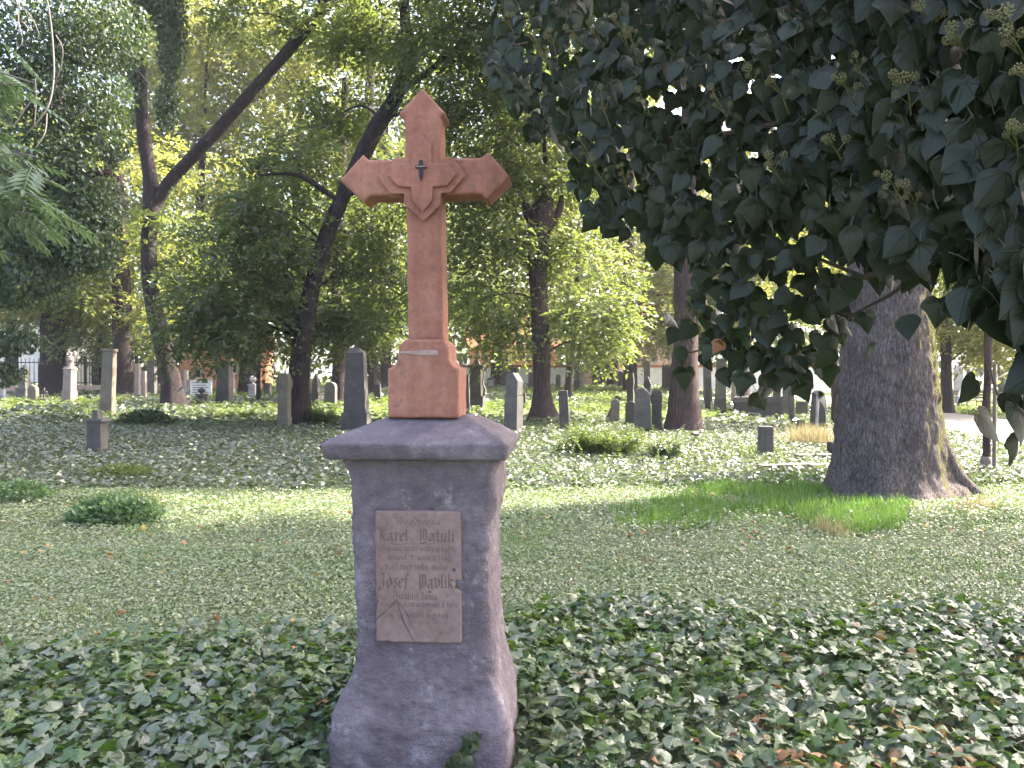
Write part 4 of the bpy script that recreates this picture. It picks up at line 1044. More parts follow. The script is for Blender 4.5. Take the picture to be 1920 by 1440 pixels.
# woody stems and twigs
def ivp(px, py, ex=0.0):
    d = float(ivy_depth(px, py)) + ex
    return PX(px, py, d)
tobj('stem', tube([bI - [0, 0, .1], bI + [0, 0, .8], bI + [-.05, .05, 1.6], bI + [-.1, .1, 2.4], bI + [-.2, .15, 3.2]], [.07, .06, .055, .045, .02], 12, 40, .15, 6), M['twig'], ivy)
s1 = bI + [-.05, .05, 1.7]
for k, (pts, r0, r1) in enumerate([
        ([s1, ivp(1990, 380, .5), ivp(1780, 470, .55), ivp(1620, 520, .4), ivp(1540, 532, .3), ivp(1500, 520, .3)], .018, .006),
        ([bI + [-.1, .1, 2.3], ivp(1900, 100, .6), ivp(1600, 200, .6), ivp(1300, 260, .5), ivp(1100, 250, .35)], .022, .005),
        ([bI + [-.15, .1, 2.8], ivp(1800, -60, .6), ivp(1400, 40, .6), ivp(1100, 60, .5), ivp(960, 90, .3)], .022, .004),
        ([ivp(1780, 470, .55), ivp(1720, 490, .4), ivp(1680, 545, .3), ivp(1600, 590, .3), ivp(1500, 660, .3), ivp(1400, 700, .15)], .009, .003),
        ([ivp(1620, 520, .4), ivp(1520, 480, .4), ivp(1420, 440, .4), ivp(1330, 470, .3)], .007, .003),
        ([ivp(1600, 590, .3), ivp(1480, 585, .3), ivp(1380, 620, .25), ivp(1300, 660, .1), ivp(1262, 640, .05)], .006, .002),
        ([ivp(1990, 380, .5), ivp(1900, 480, .3), ivp(1860, 560, .2), ivp(1850, 660, .1), ivp(1870, 740, .05)], .008, .002),
        ([ivp(1990, 400, .4), ivp(1960, 600, .2), ivp(1930, 700, .1), ivp(1915, 800, .03)], .007, .002),
        ([ivp(1720, 490, .4), ivp(1745, 420, .4), ivp(1760, 330, .35)], .006, .002),
        ([ivp(1600, 200, .6), ivp(1480, 300, .5), ivp(1350, 400, .4), ivp(1240, 440, .3)], .011, .003)]):
    n = len(pts)
    tobj('branch', tube(pts, np.linspace(r0, r1, n), 8, 30, .1, 12, None, 800 + k), M['twig'], ivy)
# flower heads
bmu = bmesh.new()
bmesh.ops.create_icosphere(bmu, subdivisions=1, radius=.35)
gold = math.pi * (3 - 5 ** .5)
for i in range(26):
    z = 1 - 2 * (i + .5) / 26; rr = math.sqrt(1 - z * z); th = gold * i
    c = Vector((rr * math.cos(th), rr * math.sin(th), z))
    mt = Matrix.Translation(c * .86) @ c.to_track_quat('Z', 'Y').to_matrix().to_4x4() @ Matrix.Diagonal((.17, .17, .24, 1))
    bmesh.ops.create_icosphere(bmu, subdivisions=1, radius=1, matrix=mt)
ume = bpy.data.meshes.new('umbel'); bmu.to_mesh(ume); bmu.free(); ume.materials.append(M['flower'])
heads = [(1780, 55, 1), (1690, 148, 1), (1575, 148, .9), (1600, 105, .6), (1400, 130, .9), (1445, 150, .9), (1330, 165, .8), (1195, 170, .8), (1125, 165, .7), (1440, 292, .95), (1553, 262, 1), (1660, 330, .9), (1695, 345, .8), (1880, 25, 1.1), (1893, 235, .8), (1060, 55, .8), (1110, 40, .9), (1150, 35, .8), (1180, 60, .8), (1000, 70, .7),
         (985, 55, .7), (1030, 60, .7), (1720, 15, .9), (1880, 60, .9), (1265, 575, .7), (1290, 560, .7), (1060, 270, .7), (1085, 262, .6), (950, 30, .7), (1905, 130, .7), (1110, 300, .7), (1165, 310, .6)]
for k, (px, py, s_) in enumerate(heads):
    d = float(ivy_depth(px, py)) - .05 - .03 * (k % 2)
    c = PX(px, py, d)
    rr = random.Random(k)
    st0 = PX(px + rr.uniform(10, 45), py + rr.uniform(40, 75), d + .10)
    fc = link('flower_cluster', raw_mesh('flower_stalk', *[(lambda vf: (vf[0] - bI, np.vstack([t for q4 in vf[1] for t in ([[q4[0], q4[1], q4[2]], [q4[0], q4[2], q4[3]]] if q4[2] != q4[3] else [[q4[0], q4[1], q4[2]]])])))(tube([st0, (st0 + c) / 2 + [rr.uniform(-.01, .01), 0, 0], c], [.0022, .002, .0016], 6, 8))[j] for j in (0, 1)], None, True), M['flower'], ivy)
    n = rr.choice([3, 4, 4, 5])
    tops = [(c, .0155 * s_)]
    for j in range(n):
        t = rr.uniform(.35, .9)
        p = st0 + (c - st0) * t + np.array([(1 if j % 2 else -1) * rr.uniform(.018, .034), rr.uniform(-.02, .01), rr.uniform(.004, .022)]) * s_
        tops.append((p, .0155 * s_ * rr.uniform(.55, .85)))
        sv, sf = tube([st0 + (c - st0) * max(0, t - .18), p], [.0014, .0012], 5, 3, 0, 1, None, 0, False)
        so_ = link('stalk', raw_mesh('stalk', sv - bI, sf, None, True), M['flower'], fc)
    for p, r_ in tops:
        uo = link('umbel', ume, None, fc)
        uo.location = p - bI; uo.scale = (r_, r_, r_); uo.rotation_euler = (rr.uniform(0, 3), rr.uniform(0, 3), 0)

# ------------------------------------------------------------------ gravestones
def block(w, d, h, w2=None, d2=None, bev=.012, jit=.004, seed=0, z0=0.0):
    """squared stone with worn edges; top may be narrower."""
    w2 = w if w2 is None else w2; d2 = d if d2 is None else d2
    bm = bmesh.new()
    bmesh.ops.create_cube(bm, size=1)
    for v in bm.verts:
        t = v.co.z > 0
        v.co = Vector((v.co.x * (w2 if t else w), v.co.y * (d2 if t else d), z0 + (h if t else 0)))
    b = min(bev, .3 * min(w2, d2, h)) if min(w2, d2) > .01 else .002
    bmesh.ops.bevel(bm, geom=list(bm.edges), offset=b, segments=2, profile=.6, affect='EDGES')
    r_ = random.Random(seed)
    for v in bm.verts: v.co += Vector((r_.uniform(-jit, jit), r_.uniform(-jit, jit), r_.uniform(-jit, jit) * .5))
    return bm
def outline_slab(pts, d, bev=.01):
    bm = bmesh.new()
    vs = [bm.verts.new((x, -d / 2, z)) for x, z in pts]
    f = bm.faces.new(vs)
    r = bmesh.ops.extrude_face_region(bm, geom=[f])
    for v in [e for e in r['geom'] if isinstance(e, bmesh.types.BMVert)]: v.co.y += d
    bmesh.ops.recalc_face_normals(bm, faces=bm.faces)
    if bev: bmesh.ops.bevel(bm, geom=list(bm.edges), offset=bev, segments=1, affect='EDGES')
    return bm
def lathe(prof, seg=14, z0=0.0):
    bm = bmesh.new(); rings = []
    for r, z in prof: rings.append([bm.verts.new((r * math.cos(2 * math.pi * k / seg), r * math.sin(2 * math.pi * k / seg), z0 + z)) for k in range(seg)])
    for a_, b_ in zip(rings[:-1], rings[1:]):
        for k in range(seg): bm.faces.new((a_[k], a_[(k + 1) % seg], b_[(k + 1) % seg], b_[k]))
    bm.faces.new(rings[0][::-1]); bm.faces.new(rings[-1])
    return bm
GN = [0]
def grave(kind, px, base, top, wpx, Yd, mat, label, depth=.55, rz=-14, tilt=(0, 0), name='gravestone', group='old gravestones among the ivy'):
    GN[0] += 1; sd_ = GN[0]
    if Yd is None:
        p = hit(px, base); Yd = p[1]
    x = (px - 960) / F * Yd
    zray = CH - (base - HZ) / F * Yd
    zt = TH(x, Yd)
    zb = min(zray, zt) - .06
    h = CH - (top - HZ) / F * Yd - zb
    w = wpx / F * Yd / (math.cos(R(rz)) + depth * abs(math.sin(R(rz))) * .8)
    d = max(w * depth, .12)
    if tilt == (0, 0): tilt = (random.uniform(-1.6, 1.6), random.uniform(-1.8, 1.8)); rz = rz + random.uniform(-6, 6)
    g = empty(name, (x, Yd, zb), label, 'gravestone', group, rz, tilt)
    m = M[mat]
    B = lambda nm, bm, mm=m: bm_obj(nm, bm, mm, g)
    if kind == 'obelisk':
        ph = h * .25
        B('plinth', block(w, d, ph, w * .97, d * .95, seed=sd_)); B('ledge', block(w * .94, d * .92, h * .03, w * .86, d * .84, seed=sd_, z0=ph + .002))
        B('shaft', block(w * .86, d * .84, h * .66, w * .68, d * .66, seed=sd_ + 1, z0=ph + h * .03 + .003)); B('cap', block(w * .68, d * .66, h * .055, w * .3, d * .05, seed=sd_, z0=ph + h * .69 + .005))
    elif kind == 'slant':
        ph = h * .66
        B('plinth', block(w, d, ph, seed=sd_)); ww = w * .92
        B('headstone', outline_slab([(-ww / 2, ph + .002), (ww / 2, ph + .002), (ww / 2, h * .88), (ww * .1, h), (-ww * .38, h * .985), (-ww / 2, h * .95)], d * .94))
    elif kind == 'pillar':
        B('plinth', block(w * .94, d * .94, h * .24, w * .9, d * .9, seed=sd_)); B('shaft', block(w * .82, d * .82, h * .46, seed=sd_, z0=h * .242)); B('neck', block(w * .9, d * .9, h * .06, seed=sd_, z0=h * .704))
        B('cap', block(w, d, h * .13, w * .98, d * .98, seed=sd_, z0=h * .766)); B('crest', block(w * .92, d * .9, h * .1, w * .7, d * .6, seed=sd_, z0=h * .898))
    elif kind == 'slab':
        B('headstone', block(w, d, h, w * .96, d * .94, bev=.02, seed=sd_))
    elif kind == 'post':
        B('post', block(w, d, h, w * .95, d * .95, seed=sd_)); 
    elif kind == 'tall':
        B('plinth', block(w, d, h * .33, w * .98, d * .97, seed=sd_)); B('shaft', block(w * .9, d * .9, h * .63, w * .84, d * .84, seed=sd_, z0=h * .332)); B('cap', block(w * .98, d * .98, h * .035, seed=sd_, z0=h * .964))
    elif kind == 'gable':
        B('plinth', block(w, d, h * .2, seed=sd_)); B('headstone', outline_slab([(-w * .43, h * .202), (w * .43, h * .202), (w * .43, h * .84), (0, h), (-w * .43, h * .84)], d * .8)); B('tablet', block(w * .6, .02, h * .42, seed=sd_, z0=h * .34, bev=.004), M['grave_pale'] if 'dark' not in mat else M['grave_grey'])
        g.children[-1].location.y = -d * .4 - .006
    elif kind == 'round':
        n = 12
        B('plinth', block(w, d, h * .25, seed=sd_)); ww = w * .42
        B('headstone', outline_slab([(-ww, h * .252), (ww, h * .252), (ww, h - ww)] + [(ww * math.cos(a_), h - ww + ww * math.sin(a_)) for a_ in np.linspace(.15, math.pi - .15, n)] + [(-ww, h - ww)], d * .7, .008))
    elif kind == 'cross':
        B('plinth', block(w, d, h * .35, w * .85, d * .85, seed=sd_)); t = w * .2
        z1, z2, zc = h * .352, h, h * .76
        B('cross', outline_slab([(-t / 2, z1), (t / 2, z1), (t / 2, zc - t / 2), (w * .42, zc - t / 2), (w * .42, zc + t / 2), (t / 2, zc + t / 2), (t / 2, z2), (-t / 2, z2), (-t / 2, zc + t / 2), (-w * .42, zc + t / 2), (-w * .42, zc - t / 2), (-t / 2, zc - t / 2)], max(t * .9, .06), .006))
    elif kind == 'urn':
        B('plinth', block(w, w * .9, h * .18, seed=sd_)); B('pedestal', block(w * .8, w * .75, h * .42, w * .75, w * .7, seed=sd_, z0=h * .182)); B('cap', block(w * .95, w * .9, h * .06, seed=sd_, z0=h * .604))
        B('urn', lathe([(w * .2, 0), (w * .12, h * .05), (w * .36, h * .14), (w * .4, h * .2), (w * .25, h * .26), (w * .32, h * .28), (w * .1, h * .32), (w * .04, h * .335)], 14, h * .666))
    elif kind == 'spire':
        B('step', block(w, w, h * .12, seed=sd_)); B('plinth', block(w * .85, w * .85, h * .26, w * .8, w * .8, seed=sd_, z0=h * .122)); B('ledge', block(w * .9, w * .9, h * .05, seed=sd_, z0=h * .384))
        B('shaft', block(w * .62, w * .62, h * .34, w * .5, w * .5, seed=sd_, z0=h * .436)); B('spire', block(w * .55, w * .55, h * .21, w * .12, w * .12, seed=sd_, z0=h * .778))
    elif kind == 'figure':
        B('step', block(w, w * .9, h * .1, seed=sd_)); B('plinth', block(w * .9, w * .8, h * .2, w * .86, w * .76, seed=sd_, z0=h * .102)); B('shaft', block(w * .74, w * .66, h * .38, seed=sd_, z0=h * .304)); B('cap', block(w * .9, w * .82, h * .05, w * .6, w * .5, seed=sd_, z0=h * .686))
        B('figure', lathe([(w * .26, 0), (w * .24, h * .06), (w * .3, h * .12), (w * .26, h * .17), (w * .1, h * .2), (w * .14, h * .225), (w * .12, h * .25), (w * .03, h * .264)], 12, h * .738))
    elif kind == 'lowped':
        B('body', block(w * .86, d * .9, h * .8, w * .84, d * .88, seed=sd_)); B('cap', block(w * 1.18, d * 1.25, h * .06, w * 1.15, d * 1.2, seed=sd_, z0=h * .802)); B('knob', block(w * .36, w * .34, h * .17, w * .3, w * .28, seed=sd_, z0=h * .864))
    elif kind == 'tomb':
        B('chest', block(w * .96, d, h * .75, seed=sd_)); B('lid', block(w, d * 1.1, h * .22, w * .94, d * .95, seed=sd_, z0=h * .752))
    elif kind == 'ornate':
        B('plinth', block(w * .9, d * .9, h * .3, seed=sd_)); B('shaft', block(w * .6, d * .7, h * .52, seed=sd_, z0=h * .302)); B('cap', block(w * .85, d * .9, h * .06, w * .9, d, seed=sd_, z0=h * .824)); B('finial', block(w * .4, d * .4, h * .11, w * .15, d * .15, seed=sd_, z0=h * .886))
        for sx in (-1, 1):
            pts = [(sx * (w * .42), 0, h * .3), (sx * w * .5, 0, h * .42), (sx * w * .36, 0, h * .55), (sx * w * .42, 0, h * .72), (sx * w * .34, 0, h * .82)]
            v_, f_ = tube(pts, [w * .07, w * .06, w * .05, w * .05, w * .04], 7, 16, 0, 1, None, 0, False)
            obj('scroll', v_, f_, M['grave_sand'], g, True, None, True)
    return g
G = [
 # far left
 ('spire', 46, 757, 684, 27, 33, 'grave_grey', 'stepped grey monument with a spire at the far left by the fence'),
 ('round', 62, 752, 722, 24, 31.5, 'grave_sand', 'small rough sandstone marker in front of the stepped grey spire'),
 ('cross', 82, 753, 727, 17, 32, 'grave_dark', 'small dark cross with a square base right of the rough sandstone marker'),
 ('post', 6, 752, 690, 9, 34, 'grave_pale', 'narrow pale post at the left edge of the photo'),
 ('figure', 129, 760, 660, 25, 31, 'grave_pink', 'tall pale monument topped by a small figure beside the thick left trunk'),
 ('tall', 200, 792, 654, 28, 24, 'grave_sand', 'tall slim stele with a flat cap standing behind the short capped pedestal'),
 ('lowped', 182, 856, 772, 42, 15.6, 'grave_grey', 'short pedestal with an overhanging cap and knob in the dark ivy'),
 ('post', 257, 752, 682, 11, 35, 'grave_pink', 'pale pillar right of the straight trunk, the one nearer to it'),
 ('post', 270, 752, 696, 10, 34.5, 'grave_pink', 'shorter pale pillar of the pair by the straight trunk'),
 ('slab', 284, 744, 676, 20, 37, 'grave_grey', 'wide grey slab behind the curved trunk of the forked tree'),
 ('post', 349, 742, 694, 7, 36, 'grave_pale', 'thin pale post just right of the curved trunk'),
 ('urn', 378, 757, 727, 20, 31, 'grave_dark', 'small dark urn marker before the white panel'),
 ('tall', 420, 762, 678, 30, 29.5, 'grave_dark', 'broad dark stele with a flared foot right of the small dark urn'),
 ('urn', 436, 740, 674, 12, 37, 'grave_pink', 'slender pinkish urn column behind the broad dark stele'),
 ('urn', 475, 745, 704, 18, 35, 'grave_pale', 'pale urn monument in front of a dark trunk'),
 ('slab', 502, 744, 718, 14, 36, 'grave_grey', 'small grey slab between the sapling stem and the capped pillar'),
 # centre left
 ('pillar', 533, 803, 700, 29, 21.3, 'grave_sand', 'stone pillar with a stepped cap standing against the leaning dark tree'),
 ('post', 577, 756, 710, 12, 31, 'grave_sand', 'thin sandy post right of the leaning tree trunk'),
 ('spire', 594, 757, 700, 24, 30, 'grave_dark', 'dark stepped marker between the leaning tree and the slim trunk'),
 ('round', 620, 757, 716, 28, 28.5, 'grave_grey', 'round-topped grey headstone left of the slim dark trunk'),
 ('obelisk', 668, 815, 652, 54, 20, 'grave_dark', 'tall tapering dark stele on a plinth left of the red cross'),
 ('slab', 709, 752, 720, 14, 33, 'grave_dark', 'small dark block right of the tapering stele'),
 ('tall', 876, 776, 702, 13, 25, 'grave_grey', 'narrow grey stone just right of the red cross base'),
 ('ornate', 893, 766, 672, 36, 27.5, 'grave_dark', 'dark ornate column with pale scrolls right of the red cross'),
 ('slant', 962, 818, 699, 34, 19.6, 'grave_grey', 'stele with a slanted top and sunlit sandy side right of the pier', .62, -34),
 ('post', 983, 762, 737, 8, 29, 'grave_dark', 'tiny dark stump behind the slanted stele'),
 ('slab', 1060, 806, 732, 19, 20.4, 'grave_dark', 'slightly leaning dark slab next to the stubby trunk', .3, -10, (0, -3)),
 ('gable', 1017, 786, 768, 18, 24, 'grave_dark', 'low broken stone at the root of the stubby trunk'),
 # along the far wall
 ('gable', 921, 727, 706, 17, 50, 'grave_grey', 'small grey headstone against the white far wall'),
 ('tomb', 955, 727, 688, 36, 52, 'grave_dark', 'wide dark tomb against the white far wall'),
 ('cross', 958, 726, 672, 18, 50, 'grave_dark', 'dark cross rising in front of the wide far tomb'),
 ('obelisk', 997, 729, 698, 16, 50, 'grave_dark', 'dark pointed obelisk left of the stubby trunk by the far wall'),
 ('round', 1047, 728, 702, 12, 49, 'grave_grey', 'small grey headstone between the thin trunk and the stubby trunk'),
 ('tall', 1082, 728, 668, 13, 48, 'grave_grey', 'tall grey pillar left of the pink niche'),
 ('tall', 1091, 727, 690, 8, 47, 'grave_pink', 'short pinkish pillar touching the pink niche wall'),
 ('round', 1163, 722, 696, 13, 52, 'grave_dark', 'dark headstone just right of the pink niche'),
 ('round', 1214, 722, 676, 15, 50, 'grave_pink', 'arched pinkish headstone before the white wall'),
 ('tomb', 1252, 724, 682, 24, 50, 'grave_dark', 'dark framed tomb left of the thick straight trunk'),
 # centre right
 ('slab', 1137, 784, 738, 12, 23, 'grave_dark', 'dark slab leaning far to the right behind the ferns', .4, -5, (0, 22)),
 ('round', 1153, 788, 748, 22, 22.5, 'grave_sand', 'weathered sandy stone beside the leaning dark slab'),
 ('round', 1181, 790, 752, 24, 22, 'grave_dark', 'low dark stone with a pale worn top among the headstones'),
 ('pillar', 1182, 770, 699, 16, 24.5, 'grave_dark', 'dark stepped pillar behind the low dark stone'),
 ('gable', 1212, 780, 705, 16, 23.6, 'grave_dark', 'dark pointed stone behind the grey headstone with a sunlit edge'),
 ('slant', 1206, 812, 727, 32, 20.5, 'grave_grey', 'grey headstone with a thin sunlit edge on a square base', .5, -20),
 ('pillar', 1232, 808, 732, 23, 20.6, 'grave_dark', 'dark capped pillar close to the thick straight trunk'),
 ('tall', 1328, 744, 655, 18, 33, 'grave_grey', 'tall pale-sided pillar right of the thick straight trunk'),
 ('slab', 1327, 762, 708, 11, 29, 'grave_dark', 'narrow black slab in front of the tall pale-sided pillar'),
 ('tall', 1350, 766, 672, 24, 28.5, 'grave_grey', 'grey stele with a carved band beside the black slab'),
 ('tall', 1376, 742, 676, 9, 36, 'grave_pink', 'pink pillar behind the grey stele with a carved band'),
 ('obelisk', 1390, 764, 684, 20, 29, 'grave_dark', 'dark obelisk rising from the long low tomb'),
 ('tomb', 1428, 767, 742, 112, 28, 'grave_dark', 'long low dark tomb under the hanging ivy'),
 ('gable', 1455, 770, 716, 17, 27.5, 'grave_dark', 'dark pointed headstone at the right end of the long tomb'),
 ('slab', 1474, 770, 700, 15, 27.3, 'grave_grey', 'grey slab with a pale edge right of the long tomb'),
 ('gable', 1486, 786, 722, 13, 24.5, 'grave_dark', 'dark narrow headstone behind the dry yellow grass'),
 ('slab', 1503, 768, 752, 24, 29, 'grave_grey', 'low grey block behind the dark paired stele'),
 ('obelisk', 1534, 804, 732, 34, 21.5, 'grave_dark', 'dark tapering stele left of the huge trunk'),
 ('slab', 1531, 800, 737, 6, 21.0, 'grave_pale', 'thin pale strip of stone set against the dark tapering stele'),
 ('slab', 1435, 862, 799, 30, 14.9, 'grave_grey', 'squat grey stone stub with a sunlit top in the bright ivy', .6, -12),
 # right background beyond the path
 ('tomb', 1560, 712, 698, 30, 62, 'grave_pale', 'pale tomb seen left of the huge trunk beyond the path'),
 ('tall', 1745, 722, 682, 18, 52, 'grave_grey', 'grey stele right of the huge trunk, beyond the bench'),
 ('tall', 1770, 722, 680, 16, 53, 'grave_pale', 'pale stele between the slim tree and the seated person'),
 ('gable', 1796, 716, 683, 18, 55, 'grave_pale', 'pale pointed stele behind the seated person'),
 ('gable', 1893, 750, 697, 42, 40, 'grave_grey', 'wide grey monument at the right edge behind the bench'),
 ('tall', 1915, 748, 690, 24, 41, 'grave_grey', 'grey pillar at the far right edge of the photo'),
]
for g in G: grave(*g)
# loose stones, kerbs
def rock(px, base, wpx, hpx, Yd, mat, label, rz=0, name='stone', group='loose stones in the grass', tilt=(0, 0)):
    GN[0] += 1
    p = hit(px, base) if Yd is None else np.array([(px - 960) / F * Yd, Yd, TH((px - 960) / F * Yd, Yd)])
    w, h = wpx / F * p[1], hpx / F * p[1]
    bm = block(w, w * .7, h + .05, w * .92, w * .62, bev=.03, jit=.018, seed=GN[0], z0=-.05)
    o = bm_obj(name, bm, M[mat], None); o.location = p; o.rotation_euler = (R(tilt[0]), R(tilt[1]), R(rz))
    return tag(o, label, 'stone', group)
for a_ in [(1351, 788, 20, 12, None, 'grave_dark', 'larger dark block lying in the grass right of the thick straight trunk', 20), (1328, 787, 13, 6, None, 'grave_dark', 'flat dark stone just left of the larger dark block', -10), (1378, 796, 14, 12, None, 'grave_grey', 'brownish block lying right of the larger dark block', 30),
           (1387, 798, 9, 7, None, 'grave_grey', 'small chip of stone touching the brownish block', 5), (1397, 783, 8, 8, None, 'grave_dark', 'small dark cube of stone behind the brownish block', 15), (1408, 814, 15, 8, None, 'grave_grey', 'flat stone behind the squat grey stub', 8), (1502, 812, 14, 24, None, 'grave_dark', 'dark upright fragment in the dry yellow grass', 25),
           (1568, 848, 28, 30, 15.2, 'grave_dark', 'mossy boulder tucked against the left of the huge trunk', 10), (1022, 818, 14, 14, None, 'grave_dark', 'pointed dark fragment in front of the stubby trunk', 40), (1305, 826, 18, 14, None, 'grave_dark', 'dark lump at the foot of the thick straight trunk', 12), (950, 766, 12, 8, None, 'grave_dark', 'dark flat stone left of the slanted stele', 5),
           (438, 803, 22, 7, None, 'grave_dark', 'low dark kerb end left of the capped pillar', 5), (1562, 806, 34, 10, 22, 'grave_dark', 'dark kerb behind the huge trunk', 0), (168, 744, 10, 12, 33, 'grave_dark', 'small dark stone left of the tall slim stele', 0), (278, 776, 22, 14, 25, 'grave_dark', 'dark stone on the ivy mound', 10)]:
    rock(*a_)
def kerb(pts, w, h, mat, label):
    g = empty('grave_kerb', (pts[0][0], pts[0][1], TH(*pts[0][:2])), label, 'kerb')
    for (x0, y0), (x1, y1) in zip(pts[:-1], pts[1:]):
        L_ = math.hypot(x1 - x0, y1 - y0); n = max(1, round(L_ / .8))
        for i in range(n):
            GN[0] += 1
            t = (i + .5) / n
            x, y = x0 + (x1 - x0) * t, y0 + (y1 - y0) * t
            bm = block(L_ / n - .015, w, h + .1, bev=.015, jit=.006, seed=GN[0], z0=-.1)
            o = bm_obj('kerb_stone', bm, M[mat], g)
            o.location = (x - g.location.x, y - g.location.y, TH(x, y) - g.location.z); o.rotation_euler = (0, 0, math.atan2(y1 - y0, x1 - x0))
pk = [hit(1425, 888)[:2], hit(1600, 884)[:2], hit(1600, 866)[:2], hit(1492, 866)[:2]]
kerb(pk, .2, .14, 'grave_sand', 'low stone kerb of a grave left of the huge trunk')

# ------------------------------------------------------------------ walls, houses, fence in the distance
def slab_obj(name, p0, p1, th_, z0, z1, mat, parent=None):
    p0, p1 = np.array(p0, float), np.array(p1, float)
    d = norm(p1 - p0); n = np.array([-d[1], d[0]]) * th_ / 2
    c = [p0 - n, p1 - n, p1 + n, p0 + n]
    v = [(x, y, z0) for x, y in c] + [(x, y, z1) for x, y in c]
    f = [(3, 2, 1, 0), (4, 5, 6, 7)] + [(i, (i + 1) % 4, 4 + (i + 1) % 4, 4 + i) for i in range(4)]
    return obj(name, v, f, mat, parent)
def gx_(px, Yd): return (px - 960) / F * Yd
YW = 58.0
w0 = empty('cemetery_wall', (gx_(1000, YW), YW, .5), 'long white cemetery wall with a reddish coping at the far end', 'wall')
for (a_, b_) in [(700, 1094), (1161, 1560)]:
    slab_obj('wall', (gx_(a_, YW), YW), (gx_(b_, YW), YW), .4, .2, CH - (689 - HZ) / F * YW, M['wall_white'], w0)
    slab_obj('coping', (gx_(a_, YW), YW), (gx_(b_, YW), YW), .6, CH - (689 - HZ) / F * YW + .003, CH - (684 - HZ) / F * YW, M['roof_tile'], w0)
def arch_wall(x0, x1, ax0, ax1, z0, z1, azt, y0, y1, n=12):
    r_ = (ax1 - ax0) / 2; cx = (ax0 + ax1) / 2; zs = azt - r_
    arc = [(cx + r_ * math.cos(t), zs + r_ * math.sin(t)) for t in np.linspace(math.pi, 0, n)]
    pts = [(x0, z0), (ax0, z0)] + arc + [(ax1, z0), (x1, z0), (x1, z1), (x0, z1)]
    m_ = len(pts)
    v = [(x, y0, z) for x, z in pts] + [(x, y1, z) for x, z in pts]
    f = [tuple(range(m_)), tuple(range(2 * m_ - 1, m_ - 1, -1))] + [(i, m_ + i, m_ + (i + 1) % m_, (i + 1) % m_) for i in range(m_)]
    return v, f
nb = empty('tomb_niche', (gx_(1128, YW), YW, .6), 'pink wall chapel with a dark arched niche and sculpture at the far wall', 'tomb')
v, f = arch_wall(gx_(1095, YW), gx_(1160, YW), gx_(1109, YW), gx_(1145, YW), .3, CH - (640 - HZ) / F * YW, CH - (676 - HZ) / F * YW, YW - .5, YW + .2)
obj('wall', v, f, M['wall_pink'], nb)
slab_obj('back_wall', (gx_(1096, YW), YW + .6), (gx_(1159, YW), YW + .6), .5, .3, CH - (645 - HZ) / F * YW, M['grave_dark'], nb)
slab_obj('pilaster', (gx_(1150, YW), YW - .6), (gx_(1158, YW), YW - .6), .16, .3, CH - (650 - HZ) / F * YW, M['wall_white'], nb)
slab_obj('cornice', (gx_(1092, YW), YW - .15), (gx_(1163, YW), YW - .15), 1.1, CH - (640 - HZ) / F * YW + .003, CH - (634 - HZ) / F * YW, M['wall_white'], nb)
sc_c = np.array([gx_(1127, YW), YW + .05, .3])
for k, (dx, hh, rr) in enumerate([(-.3, 1.3, .26), (.22, 1.1, .3), (0, .75, .5)]):
    o = bm_obj('sculpture', lathe([(rr, 0), (rr * .9, hh * .3), (rr * .6, hh * .6), (rr * .7, hh * .75), (rr * .25, hh * .84), (rr * .35, hh * .92), (rr * .2, hh)], 12), M['grave_grey'], nb, True)
    o.location = Vector(sc_c + [dx, -.1 * k, 0]) - nb.location
pts = [(gx_(1131, YW) + a_, YW - .55, z) for a_, z in ((0, 2.2), (.12, 1.5), (.2, 1.0))]
tobj('cross_beam', tube(pts, [.05, .05, .05], 6, 8), M['grave_sand'], nb)
def house(px0, px1, Yd, ztop, mat, label, wins, depth=6.0, roofh=2.2):
    g = empty('house', (gx_((px0 + px1) / 2, Yd), Yd, .4), label, 'building', 'buildings behind the cemetery')
    x0, x1 = gx_(px0, Yd), gx_(px1, Yd)
    slab_obj('wall', (x0, Yd + depth / 2), (x1, Yd + depth / 2), depth, .2, ztop, M[mat], g)
    v = [(x0 - .3, Yd - .4, ztop + .01), (x1 + .3, Yd - .4, ztop + .01), (x1 + .3, Yd + depth + .4, ztop + .01), (x0 - .3, Yd + depth + .4, ztop + .01), (x0 - .3, Yd + depth / 2, ztop + roofh), (x1 + .3, Yd + depth / 2, ztop + roofh)]
    obj('roof', v, [(0, 1, 5, 4), (2, 3, 4, 5), (0, 4, 3), (1, 2, 5), (3, 2, 1, 0)], M['roof_tile'], g)
    for (px, py, wpx, hpx) in wins:
        xa, xb = gx_(px - wpx / 2, Yd), gx_(px + wpx / 2, Yd)
        za, zb_ = CH - (py + hpx / 2 - HZ) / F * Yd, CH - (py - hpx / 2 - HZ) / F * Yd
        w_ = slab_obj('window', (xa, Yd - .03), (xb, Yd - .03), .1, za, zb_, M['grave_pale'], g)
        o = slab_obj('pane', (xa + .08, Yd - .05), (xb - .08, Yd - .05), .1, za + .08, zb_ - .08, M['window_dark'], None)
        o.parent = w_; o.data.transform(Matrix.Translation(-Vector(wloc(w_))))
    return g
house(335, 455, 47, CH - (648 - HZ) / F * 47, 'wall_orange', 'orange rendered house behind the curved trunk', [(372, 700, 14, 18), (410, 690, 14, 22), (440, 690, 12, 22)])
house(880, 1045, 64, CH - (650 - HZ) / F * 64, 'wall_orange', 'orange house above the white far wall', [(912, 672, 10, 16), (950, 672, 10, 16), (990, 672, 10, 16), (1025, 672, 10, 16)], 6, 3)
house(1180, 1300, 64, CH - (620 - HZ) / F * 64, 'wall_pink', 'pink house above the white wall right of the niche', [(1226, 668, 11, 24), (1196, 668, 10, 20), (1262, 664, 11, 24)], 6, 3)
